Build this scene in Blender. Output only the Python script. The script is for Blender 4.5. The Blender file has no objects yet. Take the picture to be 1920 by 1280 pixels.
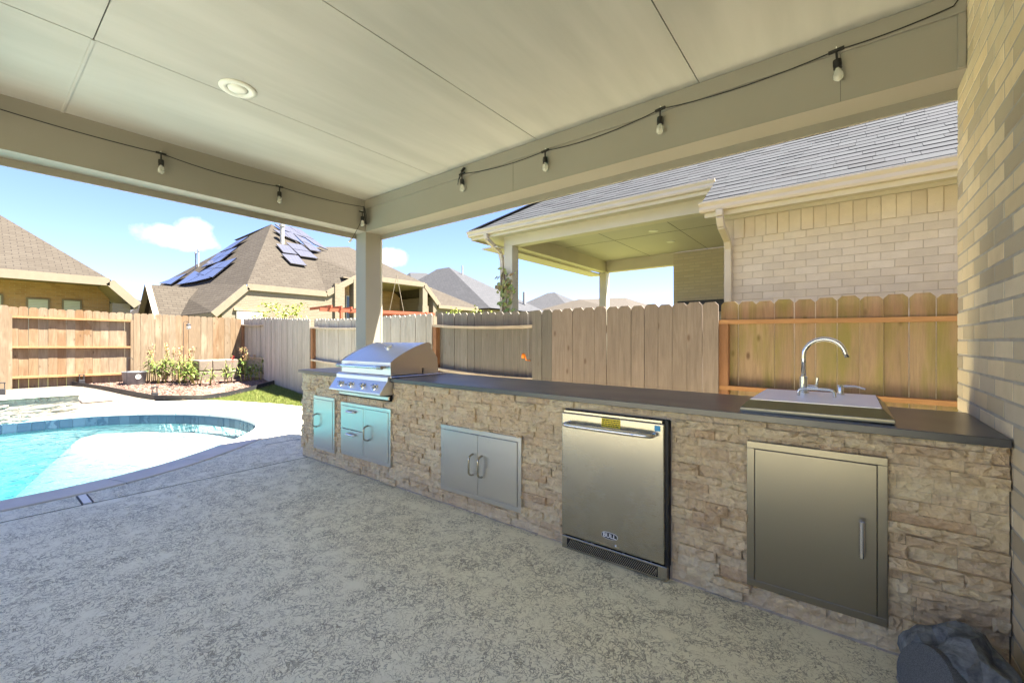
import bpy, bmesh, math, random
from mathutils import Vector, Matrix, Quaternion
R = math.radians
random.seed(7)
SC = bpy.context.scene
COL = SC.collection

# ---------------------------------------------------------------- camera, sky, sun, exposure
F, CX, CY, YAW, CAMH = 805.0, 960.0, 640.0, R(38.05), 1.22
cam = bpy.data.cameras.new('camera'); cam.sensor_width = 36; cam.lens = 36 * F / 1920
cam.clip_start = 0.05; cam.clip_end = 900
camo = bpy.data.objects.new('camera', cam); COL.objects.link(camo)
camo.location = (0, 0, CAMH); camo.rotation_euler = (R(90), 0, YAW)
SC.camera = camo

SUN_EL = R(66); SUN_AZ = math.atan2(0.80, 0.60)          # azimuth measured from +Y towards +X
SUN = Vector((math.cos(SUN_EL) * math.sin(SUN_AZ), math.cos(SUN_EL) * math.cos(SUN_AZ), math.sin(SUN_EL)))
w = bpy.data.worlds.new('World'); SC.world = w; w.use_nodes = True
nt = w.node_tree; nt.nodes.clear()
out = nt.nodes.new('ShaderNodeOutputWorld'); bg = nt.nodes.new('ShaderNodeBackground')
sky = nt.nodes.new('ShaderNodeTexSky'); sky.sky_type = 'NISHITA'; sky.sun_disc = False
sky.sun_elevation = SUN_EL; sky.sun_rotation = SUN_AZ
sky.air_density = 1.0; sky.dust_density = 0.15; sky.ozone_density = 2.0; sky.altitude = 0
bg.inputs['Strength'].default_value = 0.05
def camdir(px, py):
    a = (px - CX) / F; b = (CY - py) / F; c, s = math.cos(YAW), math.sin(YAW)
    return Vector((a * c - s, a * s + c, b)).normalized()
# a few fair-weather clouds: noise-edged patches around directions in the sky
geo = nt.nodes.new('ShaderNodeTexCoord')
noi = nt.nodes.new('ShaderNodeTexNoise'); noi.inputs['Scale'].default_value = 26; noi.inputs['Detail'].default_value = 7
noi.inputs['Roughness'].default_value = 0.58
nt.links.new(geo.outputs['Generated'], noi.inputs['Vector'])
prev = None
def mth(op, a, b=None, clamp=False, tree=None):
    t = tree or nt
    n = t.nodes.new('ShaderNodeMath'); n.operation = op; n.use_clamp = clamp
    for i, v in enumerate((a, b)):
        if v is None: continue
        if isinstance(v, (int, float)): n.inputs[i].default_value = v
        else: t.links.new(v, n.inputs[i])
    return n.outputs[0]
for (px, py, rw, rh) in ((335, 445, .06, .024), (362, 432, .034, .026), (730, 482, .045, .022), (1010, 372, .05, .016), (-500, 330, .16, .07), (2500, 250, .2, .08)):
    d = camdir(px, py); side = d.cross(Vector((0, 0, 1))).normalized(); up = side.cross(d)
    ds = nt.nodes.new('ShaderNodeVectorMath'); ds.operation = 'DOT_PRODUCT'; ds.inputs[1].default_value = side / rw
    du = nt.nodes.new('ShaderNodeVectorMath'); du.operation = 'DOT_PRODUCT'; du.inputs[1].default_value = up / rh
    df = nt.nodes.new('ShaderNodeVectorMath'); df.operation = 'DOT_PRODUCT'; df.inputs[1].default_value = d
    for n in (ds, du, df): nt.links.new(geo.outputs['Generated'], n.inputs[0])
    r2 = mth('ADD', mth('POWER', ds.outputs['Value'], 2), mth('POWER', du.outputs['Value'], 2))
    m = mth('SUBTRACT', 1.0, mth('SQRT', r2))
    m = mth('ADD', m, mth('MULTIPLY', mth('SUBTRACT', noi.outputs['Fac'], 0.5), 1.1))
    m = mth('MULTIPLY', m, 1.5, clamp=True)
    m = mth('MULTIPLY', m, mth('GREATER_THAN', df.outputs['Value'], 0.3))
    prev = m if prev is None else mth('MAXIMUM', prev, m)
prev = mth('MINIMUM', prev, 0.92)
mixc = nt.nodes.new('ShaderNodeMix'); mixc.data_type = 'RGBA'
tint = nt.nodes.new('ShaderNodeMix'); tint.data_type = 'RGBA'; tint.blend_type = 'MULTIPLY'; tint.inputs['Factor'].default_value = 1
nt.links.new(sky.outputs[0], tint.inputs['A']); tint.inputs['B'].default_value = (.64, .64, .885, 1)
nt.links.new(prev, mixc.inputs['Factor']); nt.links.new(tint.outputs['Result'], mixc.inputs['A'])
mixc.inputs['B'].default_value = (5.2, 5.3, 5.5, 1)
nt.links.new(mixc.outputs['Result'], bg.inputs['Color'])
nt.links.new(bg.outputs[0], out.inputs['Surface'])

sl = bpy.data.lights.new('sun', 'SUN'); sl.energy = 5.0; sl.angle = R(0.53); sl.color = (1, .93, .82)
so = bpy.data.objects.new('sun', sl); COL.objects.link(so)
so.rotation_euler = SUN.to_track_quat('Z', 'Y').to_euler(); so.location = (4, 6, 12)
SC.view_settings.view_transform = 'Standard'; SC.view_settings.look = 'None'
SC.view_settings.exposure = 2.98; SC.view_settings.gamma = 1; SC.view_settings.use_curve_mapping = False
SC.render.engine = 'CYCLES'
try:
    SC.cycles.max_bounces = 12; SC.cycles.diffuse_bounces = 7; SC.cycles.transparent_max_bounces = 12
except Exception: pass

# ---------------------------------------------------------------- pixel -> place (1920x1280 photograph)
_c, _s = math.cos(YAW), math.sin(YAW)
def ray(x, y):
    a = (x - CX) / F; b = (CY - y) / F
    return Vector((a * _c - _s, a * _s + _c, b))
EYE = Vector((0, 0, CAMH))
def on_z(x, y, z): r = ray(x, y); return EYE + r * ((z - CAMH) / r.z)
def on_x(x, y, X): r = ray(x, y); return EYE + r * (X / r.x)
def on_y(x, y, Y): r = ray(x, y); return EYE + r * (Y / r.y)
def at_d(x, y, d): return EYE + ray(x, y) * d
def on_plane(x, y, p, n):
    r = ray(x, y); return EYE + r * ((p - EYE).dot(n) / r.dot(n))
def depth(p): return -_s * p[0] + _c * p[1]
def pix(p):
    d = depth(p); return CX + F * (_c * p[0] + _s * p[1]) / d, CY - F * (p[2] - CAMH) / d

# ---------------------------------------------------------------- mesh helpers
def worg(o):
    v = Vector((0, 0, 0))
    while o is not None: v += o.location; o = o.parent
    return v
def thing(name, label, cat, loc=(0, 0, 0), group=None):
    o = bpy.data.objects.new(name, None); o.empty_display_size = .1; COL.objects.link(o); o.location = loc
    tag(o, label, cat, group); return o
def tag(o, label, cat, group=None):
    o['label'] = label; o['category'] = cat
    if group: o['group'] = group
    return o
def kind(o, k): o['kind'] = k; return o
def inst(mesh, name, parent, loc, rot=(0, 0, 0), scale=(1, 1, 1)):
    o = bpy.data.objects.new(name, mesh); COL.objects.link(o)
    if parent is not None: o.parent = parent; loc = Vector(loc) - worg(parent)
    o.location = loc; o.rotation_euler = rot; o.scale = scale
    return o
def rotframe(t):
    t = t.normalized(); a = Vector((0, 0, 1)) if abs(t.z) < .9 else Vector((1, 0, 0))
    u = t.cross(a).normalized(); return u, t.cross(u).normalized()
class MB:
    def __init__(s): s.v = []; s.f = []; s.m = []; s.cm = 0
    def add(s, vs, fs):
        b = len(s.v); s.v += [Vector(v) for v in vs]; s.f += [tuple(i + b for i in f) for f in fs]; s.m += [s.cm] * len(fs); return s
    def poly(s, *vs): return s.add(vs, [tuple(range(len(vs)))])
    def box(s, x0, x1, y0, y1, z0, z1):
        return s.add([(x0, y0, z0), (x1, y0, z0), (x1, y1, z0), (x0, y1, z0), (x0, y0, z1), (x1, y0, z1), (x1, y1, z1), (x0, y1, z1)],
                     [(0, 3, 2, 1), (4, 5, 6, 7), (0, 1, 5, 4), (1, 2, 6, 5), (2, 3, 7, 6), (3, 0, 4, 7)])
    def bar(s, a, b, wd, ht, up=(0, 0, 1)):                      # rectangular bar from a to b
        a, b = Vector(a), Vector(b); t = (b - a).normalized(); u = t.cross(Vector(up)).normalized(); n = u.cross(t)
        vs = []
        for p in (a, b):
            for (i, j) in ((-1, -1), (1, -1), (1, 1), (-1, 1)): vs.append(p + u * wd / 2 * i + n * ht / 2 * j)
        return s.add(vs, [(3, 2, 1, 0), (4, 5, 6, 7), (0, 1, 5, 4), (1, 2, 6, 5), (2, 3, 7, 6), (3, 0, 4, 7)])
    def tube(s, pts, r, n=8, cap=True):
        pts = [Vector(p) for p in pts]; rs = r if isinstance(r, (list, tuple)) else [r] * len(pts)
        vs = []; fs = []; u = None
        for i, p in enumerate(pts):
            t = (pts[min(i + 1, len(pts) - 1)] - pts[max(i - 1, 0)]).normalized()
            if u is None: u, _ = rotframe(t)
            u = (u - t * u.dot(t)).normalized(); v = t.cross(u)
            for k in range(n):
                a = 2 * math.pi * k / n; vs.append(p + (u * math.cos(a) + v * math.sin(a)) * rs[i])
        for i in range(len(pts) - 1):
            for k in range(n):
                fs.append((i * n + k, i * n + (k + 1) % n, (i + 1) * n + (k + 1) % n, (i + 1) * n + k))
        if cap: fs.append(tuple(range(n - 1, -1, -1))); fs.append(tuple((len(pts) - 1) * n + k for k in range(n)))
        return s.add(vs, fs)
    def lathe(s, prof, c, axis=(0, 0, 1), n=16):                  # prof: (radius, height)
        axis = Vector(axis).normalized(); u, v = rotframe(axis); c = Vector(c); vs = []; fs = []
        for (r, h) in prof:
            for k in range(n):
                a = 2 * math.pi * k / n; vs.append(c + axis * h + (u * math.cos(a) + v * math.sin(a)) * max(r, 1e-4))
        m = len(prof)
        for i in range(m - 1):
            for k in range(n): fs.append((i * n + k, i * n + (k + 1) % n, (i + 1) * n + (k + 1) % n, (i + 1) * n + k))
        fs.append(tuple(range(n - 1, -1, -1))); fs.append(tuple((m - 1) * n + k for k in range(n)))
        return s.add(vs, fs)
    def prism(s, prof, d0, d1, axis='x'):                         # profile in the two other axes, extruded along axis
        vs = []
        for d in (d0, d1):
            for (a, b) in prof: vs.append({'x': (d, a, b), 'y': (a, d, b), 'z': (a, b, d)}[axis])
        n = len(prof); fs = [tuple(range(n)), tuple(range(2 * n - 1, n - 1, -1))]
        fs += [(i, n + i, n + (i + 1) % n, (i + 1) % n) for i in range(n)]
        return s.add(vs, fs)
    def build(s, name, mat, parent=None, smooth=False, bevel=0, fixn=True, loc=None, autosmooth=None):
        o_ = Vector(loc) if loc is not None else (worg(parent) if parent is not None else Vector((0, 0, 0)))
        me = bpy.data.meshes.new(name); me.from_pydata([v - o_ for v in s.v], [], s.f)
        if fixn:
            bm = bmesh.new(); bm.from_mesh(me); bmesh.ops.recalc_face_normals(bm, faces=bm.faces); bm.to_mesh(me); bm.free()
        uvs(me)
        for mm in (mat if isinstance(mat, (list, tuple)) else [mat]): me.materials.append(mm)
        if any(s.m): me.polygons.foreach_set('material_index', s.m)
        if smooth: me.polygons.foreach_set('use_smooth', [True] * len(me.polygons))
        if autosmooth:
            me.polygons.foreach_set('use_smooth', [True] * len(me.polygons))
            bm = bmesh.new(); bm.from_mesh(me)
            for e in bm.edges:
                if len(e.link_faces) == 2 and e.calc_face_angle(0) > R(autosmooth): e.smooth = False
            bm.to_mesh(me); bm.free()
        o = bpy.data.objects.new(name, me); COL.objects.link(o)
        if parent is not None:
            o.parent = parent; o.location = o_ - worg(parent)
        else: o.location = o_
        if bevel:
            b = o.modifiers.new('bevel', 'BEVEL'); b.width = bevel; b.segments = 2; b.limit_method = 'ANGLE'
        return o
def uvs(me):
    if not len(me.polygons): return
    l = me.uv_layers.new(name='uv'); Z = Vector((0, 0, 1)); dat = [0.0] * (2 * len(me.loops))
    for p in me.polygons:
        n = p.normal
        if abs(n.z) > .985: u, v = Vector((1, 0, 0)), Vector((0, 1, 0))
        else: u = Z.cross(n).normalized(); v = n.cross(u)
        for li in p.loop_indices:
            c = me.vertices[me.loops[li].vertex_index].co; dat[2 * li] = c.dot(u); dat[2 * li + 1] = c.dot(v)
    l.data.foreach_set('uv', dat)
def box(name, mat, parent, x0, x1, y0, y1, z0, z1, bevel=0):
    return MB().box(x0, x1, y0, y1, z0, z1).build(name, mat, parent, bevel=bevel)

# ---------------------------------------------------------------- materials
class NT:
    def __init__(s, name):
        s.m = bpy.data.materials.new(name); s.m.use_nodes = True; s.t = s.m.node_tree; s.t.nodes.clear()
        s.o = s.n('ShaderNodeOutputMaterial'); s.b = s.n('ShaderNodeBsdfPrincipled'); s.l(s.b.outputs[0], s.o.inputs['Surface'])
    def n(s, t): return s.t.nodes.new(t)
    def l(s, a, b): s.t.links.new(a, b)
    def put(s, sock, v):
        if isinstance(v, bpy.types.NodeSocket): s.l(v, sock)
        elif isinstance(v, (tuple, list)) and len(v) == 3 and sock.type == 'RGBA': sock.default_value = (*v, 1)
        else: sock.default_value = v
    def math(s, op, a, b=None, clamp=False): return mth(op, a, b, clamp, s.t)
    def pos(s): return s.n('ShaderNodeNewGeometry').outputs['Position']
    def isl(s): return s.n('ShaderNodeNewGeometry').outputs['Random Per Island']
    def obj(s): return s.n('ShaderNodeTexCoord').outputs['Object']
    def uv(s): return s.n('ShaderNodeTexCoord').outputs['UV']
    def rnd(s): return s.n('ShaderNodeObjectInfo').outputs['Random']
    def map(s, v, scale=(1, 1, 1), loc=None, rot=None):
        m = s.n('ShaderNodeMapping'); s.l(v, m.inputs['Vector']); s.put(m.inputs['Scale'], scale)
        if loc is not None: s.put(m.inputs['Location'], loc)
        if rot is not None: s.put(m.inputs['Rotation'], rot)
        return m.outputs[0]
    def noise(s, v, scale, det=4, rough=.55, dist=0):
        n = s.n('ShaderNodeTexNoise'); s.l(v, n.inputs['Vector']); n.inputs['Scale'].default_value = scale
        n.inputs['Detail'].default_value = det; n.inputs['Roughness'].default_value = rough; n.inputs['Distortion'].default_value = dist
        return n.outputs['Fac']
    def vor(s, v, scale, feat='F1', rand=1.0):
        n = s.n('ShaderNodeTexVoronoi'); s.l(v, n.inputs['Vector']); n.inputs['Scale'].default_value = scale; n.feature = feat
        n.inputs['Randomness'].default_value = rand
        return n.outputs['Distance']
    def ramp(s, f, stops, interp='LINEAR'):
        r = s.n('ShaderNodeValToRGB'); s.l(f, r.inputs[0]); e = r.color_ramp.elements; r.color_ramp.interpolation = interp
        while len(e) > 1: e.remove(e[-1])
        for i, (p, c) in enumerate(stops):
            el = e[0] if i == 0 else e.new(p)
            el.position = p; el.color = (*c, 1) if not isinstance(c, (int, float)) else (c, c, c, 1)
        return r.outputs[0]
    def mix(s, f, a, b, mode='MIX'):
        m = s.n('ShaderNodeMix'); m.data_type = 'RGBA'; m.blend_type = mode
        s.put(m.inputs['Factor'], f); s.put(m.inputs['A'], a); s.put(m.inputs['B'], b); return m.outputs['Result']
    def hsv(s, c, h=.5, sa=1, v=1):
        n = s.n('ShaderNodeHueSaturation'); s.put(n.inputs['Color'], c); s.put(n.inputs['Hue'], h); s.put(n.inputs['Saturation'], sa); s.put(n.inputs['Value'], v)
        return n.outputs[0]
    def mr(s, v, a, b, c, d):
        n = s.n('ShaderNodeMapRange'); s.l(v, n.inputs[0])
        for i, q in enumerate((a, b, c, d)): n.inputs[i + 1].default_value = q
        return n.outputs[0]
    def bump(s, h, strength=.5, dist=.01):
        n = s.n('ShaderNodeBump'); n.inputs['Strength'].default_value = strength; n.inputs['Distance'].default_value = dist
        s.l(h, n.inputs['Height']); s.l(n.outputs[0], s.b.inputs['Normal'])
    def set(s, col=None, rough=.6, metal=0, spec=.5, **k):
        if col is not None: s.put(s.b.inputs['Base Color'], col)
        s.put(s.b.inputs['Roughness'], rough); s.put(s.b.inputs['Metallic'], metal); s.put(s.b.inputs['Specular IOR Level'], spec)
        for a, v in k.items(): s.put(s.b.inputs[a.replace('_', ' ')], v)
        return s.m

def plain(name, col, rough=.55, var=.12, scale=6, bump=.15, bscale=60, metal=0, spec=.4, bdist=.002):
    t = NT(name); p = t.pos(); n = t.noise(p, scale, 5); c = t.mix(t.mr(n, .3, .7, 0, 1), tuple(x * (1 - var) for x in col), tuple(min(1, x * (1 + var)) for x in col))
    if bump: t.bump(t.noise(p, bscale, 4), bump, bdist)
    return t.set(c, t.mr(n, .2, .8, rough - .06, rough + .08), metal, spec)

def wood(name, cols, knots=.6, green=0, grain=1.0, bright=1.0, vertical=True, rough=.8, wear=.35):
    t = NT(name); r = t.rnd(); ob = t.obj()
    off = t.n('ShaderNodeCombineXYZ')
    for i, k in enumerate((37.1, 71.7, 53.3)): t.l(t.math('MULTIPLY', r, k), off.inputs[i])
    ad = t.n('ShaderNodeVectorMath'); ad.operation = 'ADD'; t.l(ob, ad.inputs[0]); t.l(off.outputs[0], ad.inputs[1]); v = ad.outputs[0]
    st = (9, 9, .7) if vertical else (.7, 9, 9)
    vs = t.map(v, st)
    g = t.noise(vs, 3.2, 6, .62, 1.2)
    fine = t.noise(t.map(v, (60, 60, 2.2) if vertical else (2.2, 60, 60)), 2.0, 4, .7)
    big = t.noise(t.map(v, (2.5, 2.5, .9) if vertical else (.9, 2.5, 2.5)), 1.4, 3)
    base = t.ramp(t.math('FRACT', t.math('ADD', r, t.math('MULTIPLY', big, .35))), [(i / (len(cols) - 1), c) for i, c in enumerate(cols)])
    c = t.mix(t.mr(g, .3, .72, 0, .8), base, tuple(x * .62 for x in cols[0]), 'MIX')
    c = t.mix(t.mr(fine, .5, .78, 0, .45), c, tuple(x * .45 for x in cols[-1]))
    c = t.mix(t.mr(big, .52, .75, 0, wear), c, tuple(min(.8, x * 1.35) for x in cols[len(cols) // 2]))
    kd = t.vor(t.map(v, (6.5, 6.5, 3.0) if vertical else (3.0, 6.5, 6.5)), 1.0)
    kn = t.math('MULTIPLY', t.mr(kd, .05, .13, 1, 0), knots, clamp=True)
    c = t.mix(kn, c, (.08, .045, .025))
    if green:
        gm = t.noise(t.map(t.pos(), (5, 5, .8)), 1.6, 4, .6)
        c = t.mix(t.math('MULTIPLY', t.mr(gm, .42, .66, 0, 1), green, clamp=True), c, (.17, .17, .03))
    if bright != 1: c = t.hsv(c, .5, 1, bright)
    t.bump(t.math('ADD', t.math('MULTIPLY', g, .5), fine), .45 * grain, .004)
    return t.set(c, rough, 0, .25)

def brickmat(name, ramp, rough=.85):                         # for bricks that are objects
    t = NT(name); p = t.pos(); r = t.math('FRACT', t.math('ADD', t.rnd(), t.isl()))
    n = t.noise(p, 45, 6, .65); n2 = t.noise(p, 9, 4)
    c = t.ramp(r, ramp)
    c = t.mix(t.mr(n2, .35, .7, 0, .35), c, tuple(x * .8 for x in ramp[0][1]))
    pit = t.mr(t.vor(p, 55), .03, .12, 1, 0)
    pit = t.math('MULTIPLY', pit, t.mr(t.noise(p, 14, 2), .52, .6, 0, 1))
    c = t.mix(t.math('MULTIPLY', pit, .7), c, (.1, .085, .06))
    t.bump(t.math('SUBTRACT', t.math('ADD', n, t.math('MULTIPLY', t.noise(p, 160, 3), .4)), pit), .5, .004)
    return t.set(c, rough, 0, .2)

def brickwall(name, c1, c2, c3, mortar, bw=.25, bh=.072, ms=.01):     # surfaces too far to tell bricks apart
    t = NT(name); b = t.n('ShaderNodeTexBrick'); t.l(t.uv(), b.inputs['Vector'])
    t.put(b.inputs['Color1'], c1); t.put(b.inputs['Color2'], c2); t.put(b.inputs['Mortar'], mortar)
    b.inputs['Scale'].default_value = 1; b.inputs['Mortar Size'].default_value = ms; b.inputs['Brick Width'].default_value = bw; b.inputs['Row Height'].default_value = bh
    b.inputs['Mortar Smooth'].default_value = .2; b.inputs['Bias'].default_value = -.1
    n = t.noise(t.pos(), 3.2, 6, .7); c = t.mix(t.mr(n, .45, .72, 0, .55), b.outputs['Color'], c3)
    t.bump(t.math('ADD', t.math('MULTIPLY', b.outputs['Fac'], -1), t.math('MULTIPLY', t.noise(t.pos(), 30, 4), .5)), .5, .008)
    return t.set(c, .88, 0, .2)

def shinglemat(name, a, b_, gap, rh=.145, bw=.32):
    t = NT(name); b = t.n('ShaderNodeTexBrick'); t.l(t.uv(), b.inputs['Vector'])
    t.put(b.inputs['Color1'], a); t.put(b.inputs['Color2'], b_); t.put(b.inputs['Mortar'], gap)
    b.inputs['Scale'].default_value = 1; b.inputs['Mortar Size'].default_value = .012; b.inputs['Brick Width'].default_value = bw; b.inputs['Row Height'].default_value = rh
    b.inputs['Mortar Smooth'].default_value = .4
    sep = t.n('ShaderNodeSeparateXYZ'); t.l(t.uv(), sep.inputs[0])
    saw = t.math('FRACT', t.math('DIVIDE', sep.outputs[1], rh))
    n = t.noise(t.pos(), 1.1, 6, .7); n2 = t.noise(t.pos(), 60, 3)
    c = t.mix(t.mr(n, .35, .7, 0, .5), b.outputs['Color'], tuple((x + y) * .42 for x, y in zip(a, b_)))
    c = t.mix(t.mr(n2, .4, .75, 0, .35), c, gap)
    t.bump(t.math('ADD', t.math('MULTIPLY', saw, -1), t.math('MULTIPLY', n2, .25)), .8, .012)
    return t.set(c, .9, 0, .2)

def steel(name, col=(.62, .60, .55), rough=.3, dir=(1, 1, 90), smudge=.05):
    t = NT(name); p = t.pos()
    br = t.noise(t.map(p, dir), 26, 3, .6); sm = t.noise(p, 2.2, 4, .6)
    rg = t.math('ADD', t.mr(br, .3, .7, rough - .012, rough + .012), t.math('MULTIPLY', t.math('SUBTRACT', sm, .5), smudge * 2))
    c = t.mix(t.mr(br, .3, .7, 0, 1), tuple(x * .97 for x in col), col)
    return t.set(c, rg, 1.0, .5)

M = {}
# patio floor: trowelled knockdown coating
t = NT('deck_coating'); p = t.pos()
cl = t.noise(p, 8, 3, .55); sqa = t.noise(p, 18, 4, .55, 1.3); sqb = t.noise(t.map(p, (1, 1, 1), (3.1, 7.7, 0)), 29, 4, .58, 1.2); sq2 = t.noise(t.map(p, (1, 1, 1), (1.1, 2.7, 0)), 170, 3, .6, .6)
big = t.noise(p, .9, 4, .6); mid = t.noise(p, 2.6, 3, .5)
cov = t.math('ADD', t.math('MULTIPLY', t.math('SUBTRACT', cl, .5), .06), t.math('MULTIPLY', t.math('SUBTRACT', mid, .5), .03))
ha = t.math('ADD', cov, t.math('SUBTRACT', .0145, t.math('ABSOLUTE', t.math('SUBTRACT', sqa, .5))))
hb_ = t.math('ADD', cov, t.math('SUBTRACT', .0145, t.math('ABSOLUTE', t.math('SUBTRACT', sqb, .5))))
msk = t.mr(t.math('MAXIMUM', ha, hb_), .0, .007, 0, 1)
msk2 = t.math('MULTIPLY', msk, t.mr(sq2, .3, .5, .6, 1))
smooth = t.mix(t.mr(big, .3, .7, 0, 1), (.90, .85, .62), (.87, .82, .60))
smooth = t.mix(t.mr(mid, .5, .75, 0, .3), smooth, (.92, .88, .66))
rec = t.mix(sq2, (.31, .28, .195), (.49, .45, .32))
c = t.mix(msk2, smooth, rec)
t.bump(t.math('SUBTRACT', 1.0, msk2), .7, .005)
M['deck'] = t.set(c, t.mr(msk2, 0, 1, .55, .9), 0, .3)
M['joint'] = plain('joint_dark', (.10, .095, .085), .9)  # even dark tone for joint filler, slots and seams
M['coping'] = plain('coping_stone', (.62, .57, .48), .6, .1, 3.5, .3, 40, bdist=.003)
t = NT('pool_plaster'); p = t.pos(); M['plaster'] = t.set(t.mix(t.noise(p, 5, 5), (.21, .37, .39), (.27, .43, .45)), .7, 0, .2)
t = NT('shelf_plaster'); p = t.pos(); M['shelf'] = t.set(t.mix(t.noise(p, 5, 5), (.26, .28, .28), (.33, .345, .345)), .7, 0, .2)
t = NT('pool_tile_glaze'); r = t.rnd(); n = t.noise(t.pos(), 14, 4)
M['tile'] = t.set(t.mix(t.math('FRACT', t.math('ADD', r, t.math('MULTIPLY', n, .5))), (.018, .045, .08), (.04, .085, .13)), .25, 0, .5)
# water: clear tinted surface, absorbing body
t = NT('pool_water'); p = t.pos()
w1 = t.noise(t.map(p, (1, 1.5, 1)), 3.2, 3, .5, .8); w2 = t.noise(p, 9, 2, .5, .4)
t.t.nodes.remove(t.b); tr = t.n('ShaderNodeBsdfTransparent'); gl = t.n('ShaderNodeBsdfGlossy'); gl.inputs['Roughness'].default_value = .04
tr.inputs['Color'].default_value = (.95, .985, .99, 1)
bp = t.n('ShaderNodeBump'); bp.inputs['Strength'].default_value = .8; bp.inputs['Distance'].default_value = .05
t.l(t.math('ADD', w1, t.math('MULTIPLY', w2, .3)), bp.inputs['Height']); t.l(bp.outputs[0], gl.inputs['Normal'])
fr = t.n('ShaderNodeFresnel'); fr.inputs['IOR'].default_value = 1.33; t.l(bp.outputs[0], fr.inputs['Normal'])
mx = t.n('ShaderNodeMixShader'); t.l(fr.outputs[0], mx.inputs[0]); t.l(tr.outputs[0], mx.inputs[1]); t.l(gl.outputs[0], mx.inputs[2])
t.l(mx.outputs[0], t.o.inputs['Surface'])
va = t.n('ShaderNodeVolumeAbsorption'); va.inputs['Color'].default_value = (.12, .85, .90, 1); va.inputs['Density'].default_value = .4
t.l(va.outputs[0], t.o.inputs['Volume']); M['water'] = t.m

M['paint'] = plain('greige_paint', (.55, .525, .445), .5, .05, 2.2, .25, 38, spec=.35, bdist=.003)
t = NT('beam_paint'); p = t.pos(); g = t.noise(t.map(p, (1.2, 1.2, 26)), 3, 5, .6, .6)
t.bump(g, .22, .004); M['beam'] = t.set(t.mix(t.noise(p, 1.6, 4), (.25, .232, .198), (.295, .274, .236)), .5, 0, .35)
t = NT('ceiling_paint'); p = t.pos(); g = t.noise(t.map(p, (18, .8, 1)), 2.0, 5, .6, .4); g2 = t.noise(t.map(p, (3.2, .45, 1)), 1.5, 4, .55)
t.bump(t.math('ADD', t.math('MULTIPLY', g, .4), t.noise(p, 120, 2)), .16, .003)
M['ceil'] = t.set(t.mix(t.mr(g2, .35, .68, 0, 1), (.385, .373, .34), (.46, .447, .412)), .48, 0, .35)  # streaks of reflected light put into the paint colour
M['white'] = plain('white_plastic', (.72, .72, .66), .35, .04)
M['black'] = plain('black_rubber', (.012, .012, .012), .5, .1, spec=.4)
t = NT('bulb_glass'); M['bulb'] = t.set((.86, .87, .82), .08, 0, .6, Transmission_Weight=.7, IOR=1.35)
M['mortar'] = plain('mortar', (.36, .335, .285), .95, .15, 14, .5, 90)
M['brick'] = brickmat('house_brick', [(0, (0.568, 0.460, 0.290)), (.16, (0.695, 0.593, 0.411)), (.3, (0.450, 0.381, 0.261)), (.44, (0.315, 0.271, 0.202)), (.56, (0.550, 0.475, 0.335)), (.7, (0.679, 0.559, 0.363)), (.82, (0.365, 0.321, 0.244)), (.92, (0.631, 0.543, 0.392)), (1, (0.471, 0.396, 0.269))])
M['housewall'] = brickwall('house_wall_brick', (.54, .47, .33), (.42, .375, .28), (.5, .46, .36), (.50, .47, .40))
M['nbrick'] = brickmat('neighbor_brick', [(0, (.66, .57, .44)), (.3, (.72, .64, .51)), (.6, (.62, .54, .42)), (1, (.70, .61, .46))])
M['nwall'] = brickwall('neighbor_wall_brick', (.60, .53, .41), (.52, .45, .33), (.55, .49, .38), (.50, .45, .36))
M['nmortar'] = plain('neighbor_mortar', (.54, .47, .375), .95)
M['ntrim'] = plain('neighbor_trim', (.60, .55, .42), .5, .05, 2, .1)
M['gutter'] = plain('tan_gutter', (.60, .52, .38), .4, .05, 2, .05)
M['nceil'] = plain('neighbor_ceiling', (.52, .49, .42), .55, .05, 2, .1)
t = NT('neighbor_shingle'); r = t.isl(); p = t.pos(); n = t.noise(p, 55, 4)
c = t.ramp(r, [(0, (0.043, 0.045, 0.048)), (.3, (0.052, 0.055, 0.060)), (.6, (0.047, 0.051, 0.055)), (.85, (0.056, 0.060, 0.064)), (1, (0.038, 0.041, 0.045))])
c = t.mix(t.mr(n, .4, .75, 0, .3), c, (0.030, 0.031, 0.033)); t.bump(n, .3, .002); M['nshingle'] = t.set(c, .95, 0, .1)
M['underlay'] = plain('roof_underlay', (.05, .05, .055), .9)
M['tanroof'] = shinglemat('tan_shingle', (0.068, 0.058, 0.044), (0.052, 0.043, 0.032), (0.023, 0.019, 0.016))
M['greyroof'] = shinglemat('grey_shingle', (0.065, 0.066, 0.070), (0.050, 0.052, 0.055), (0.029, 0.029, 0.032))
M['beigeroof'] = shinglemat('beige_shingle', (0.077, 0.066, 0.052), (0.064, 0.055, 0.042), (0.037, 0.031, 0.024))
M['farbrick'] = brickwall('far_brick', (0.233, 0.194, 0.132), (0.194, 0.155, 0.101), (0.217, 0.190, 0.144), (0.213, 0.186, 0.144))
M['farbrown'] = brickwall('far_brown_brick', (.46, .28, .15), (.33, .19, .10), (.48, .34, .21), (.40, .30, .21))
M['fascia'] = plain('cream_fascia', (0.214, 0.179, 0.124), .5, .05)
M['farwhite'] = plain('far_trim_white', (0.490, 0.476, 0.420), .5, .04)
t = NT('far_glass'); M['farglass'] = t.set((.02, .03, .03), .06, 0, .8)
M['blind'] = plain('window_blind', (.55, .62, .56), .5, .04)
t = NT('solar_cell'); b = t.n('ShaderNodeTexBrick'); t.l(t.uv(), b.inputs['Vector']); t.put(b.inputs['Color1'], (.06, .06, .07)); t.put(b.inputs['Color2'], (.068, .068, .078)); t.put(b.inputs['Mortar'], (.11, .11, .12))
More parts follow.
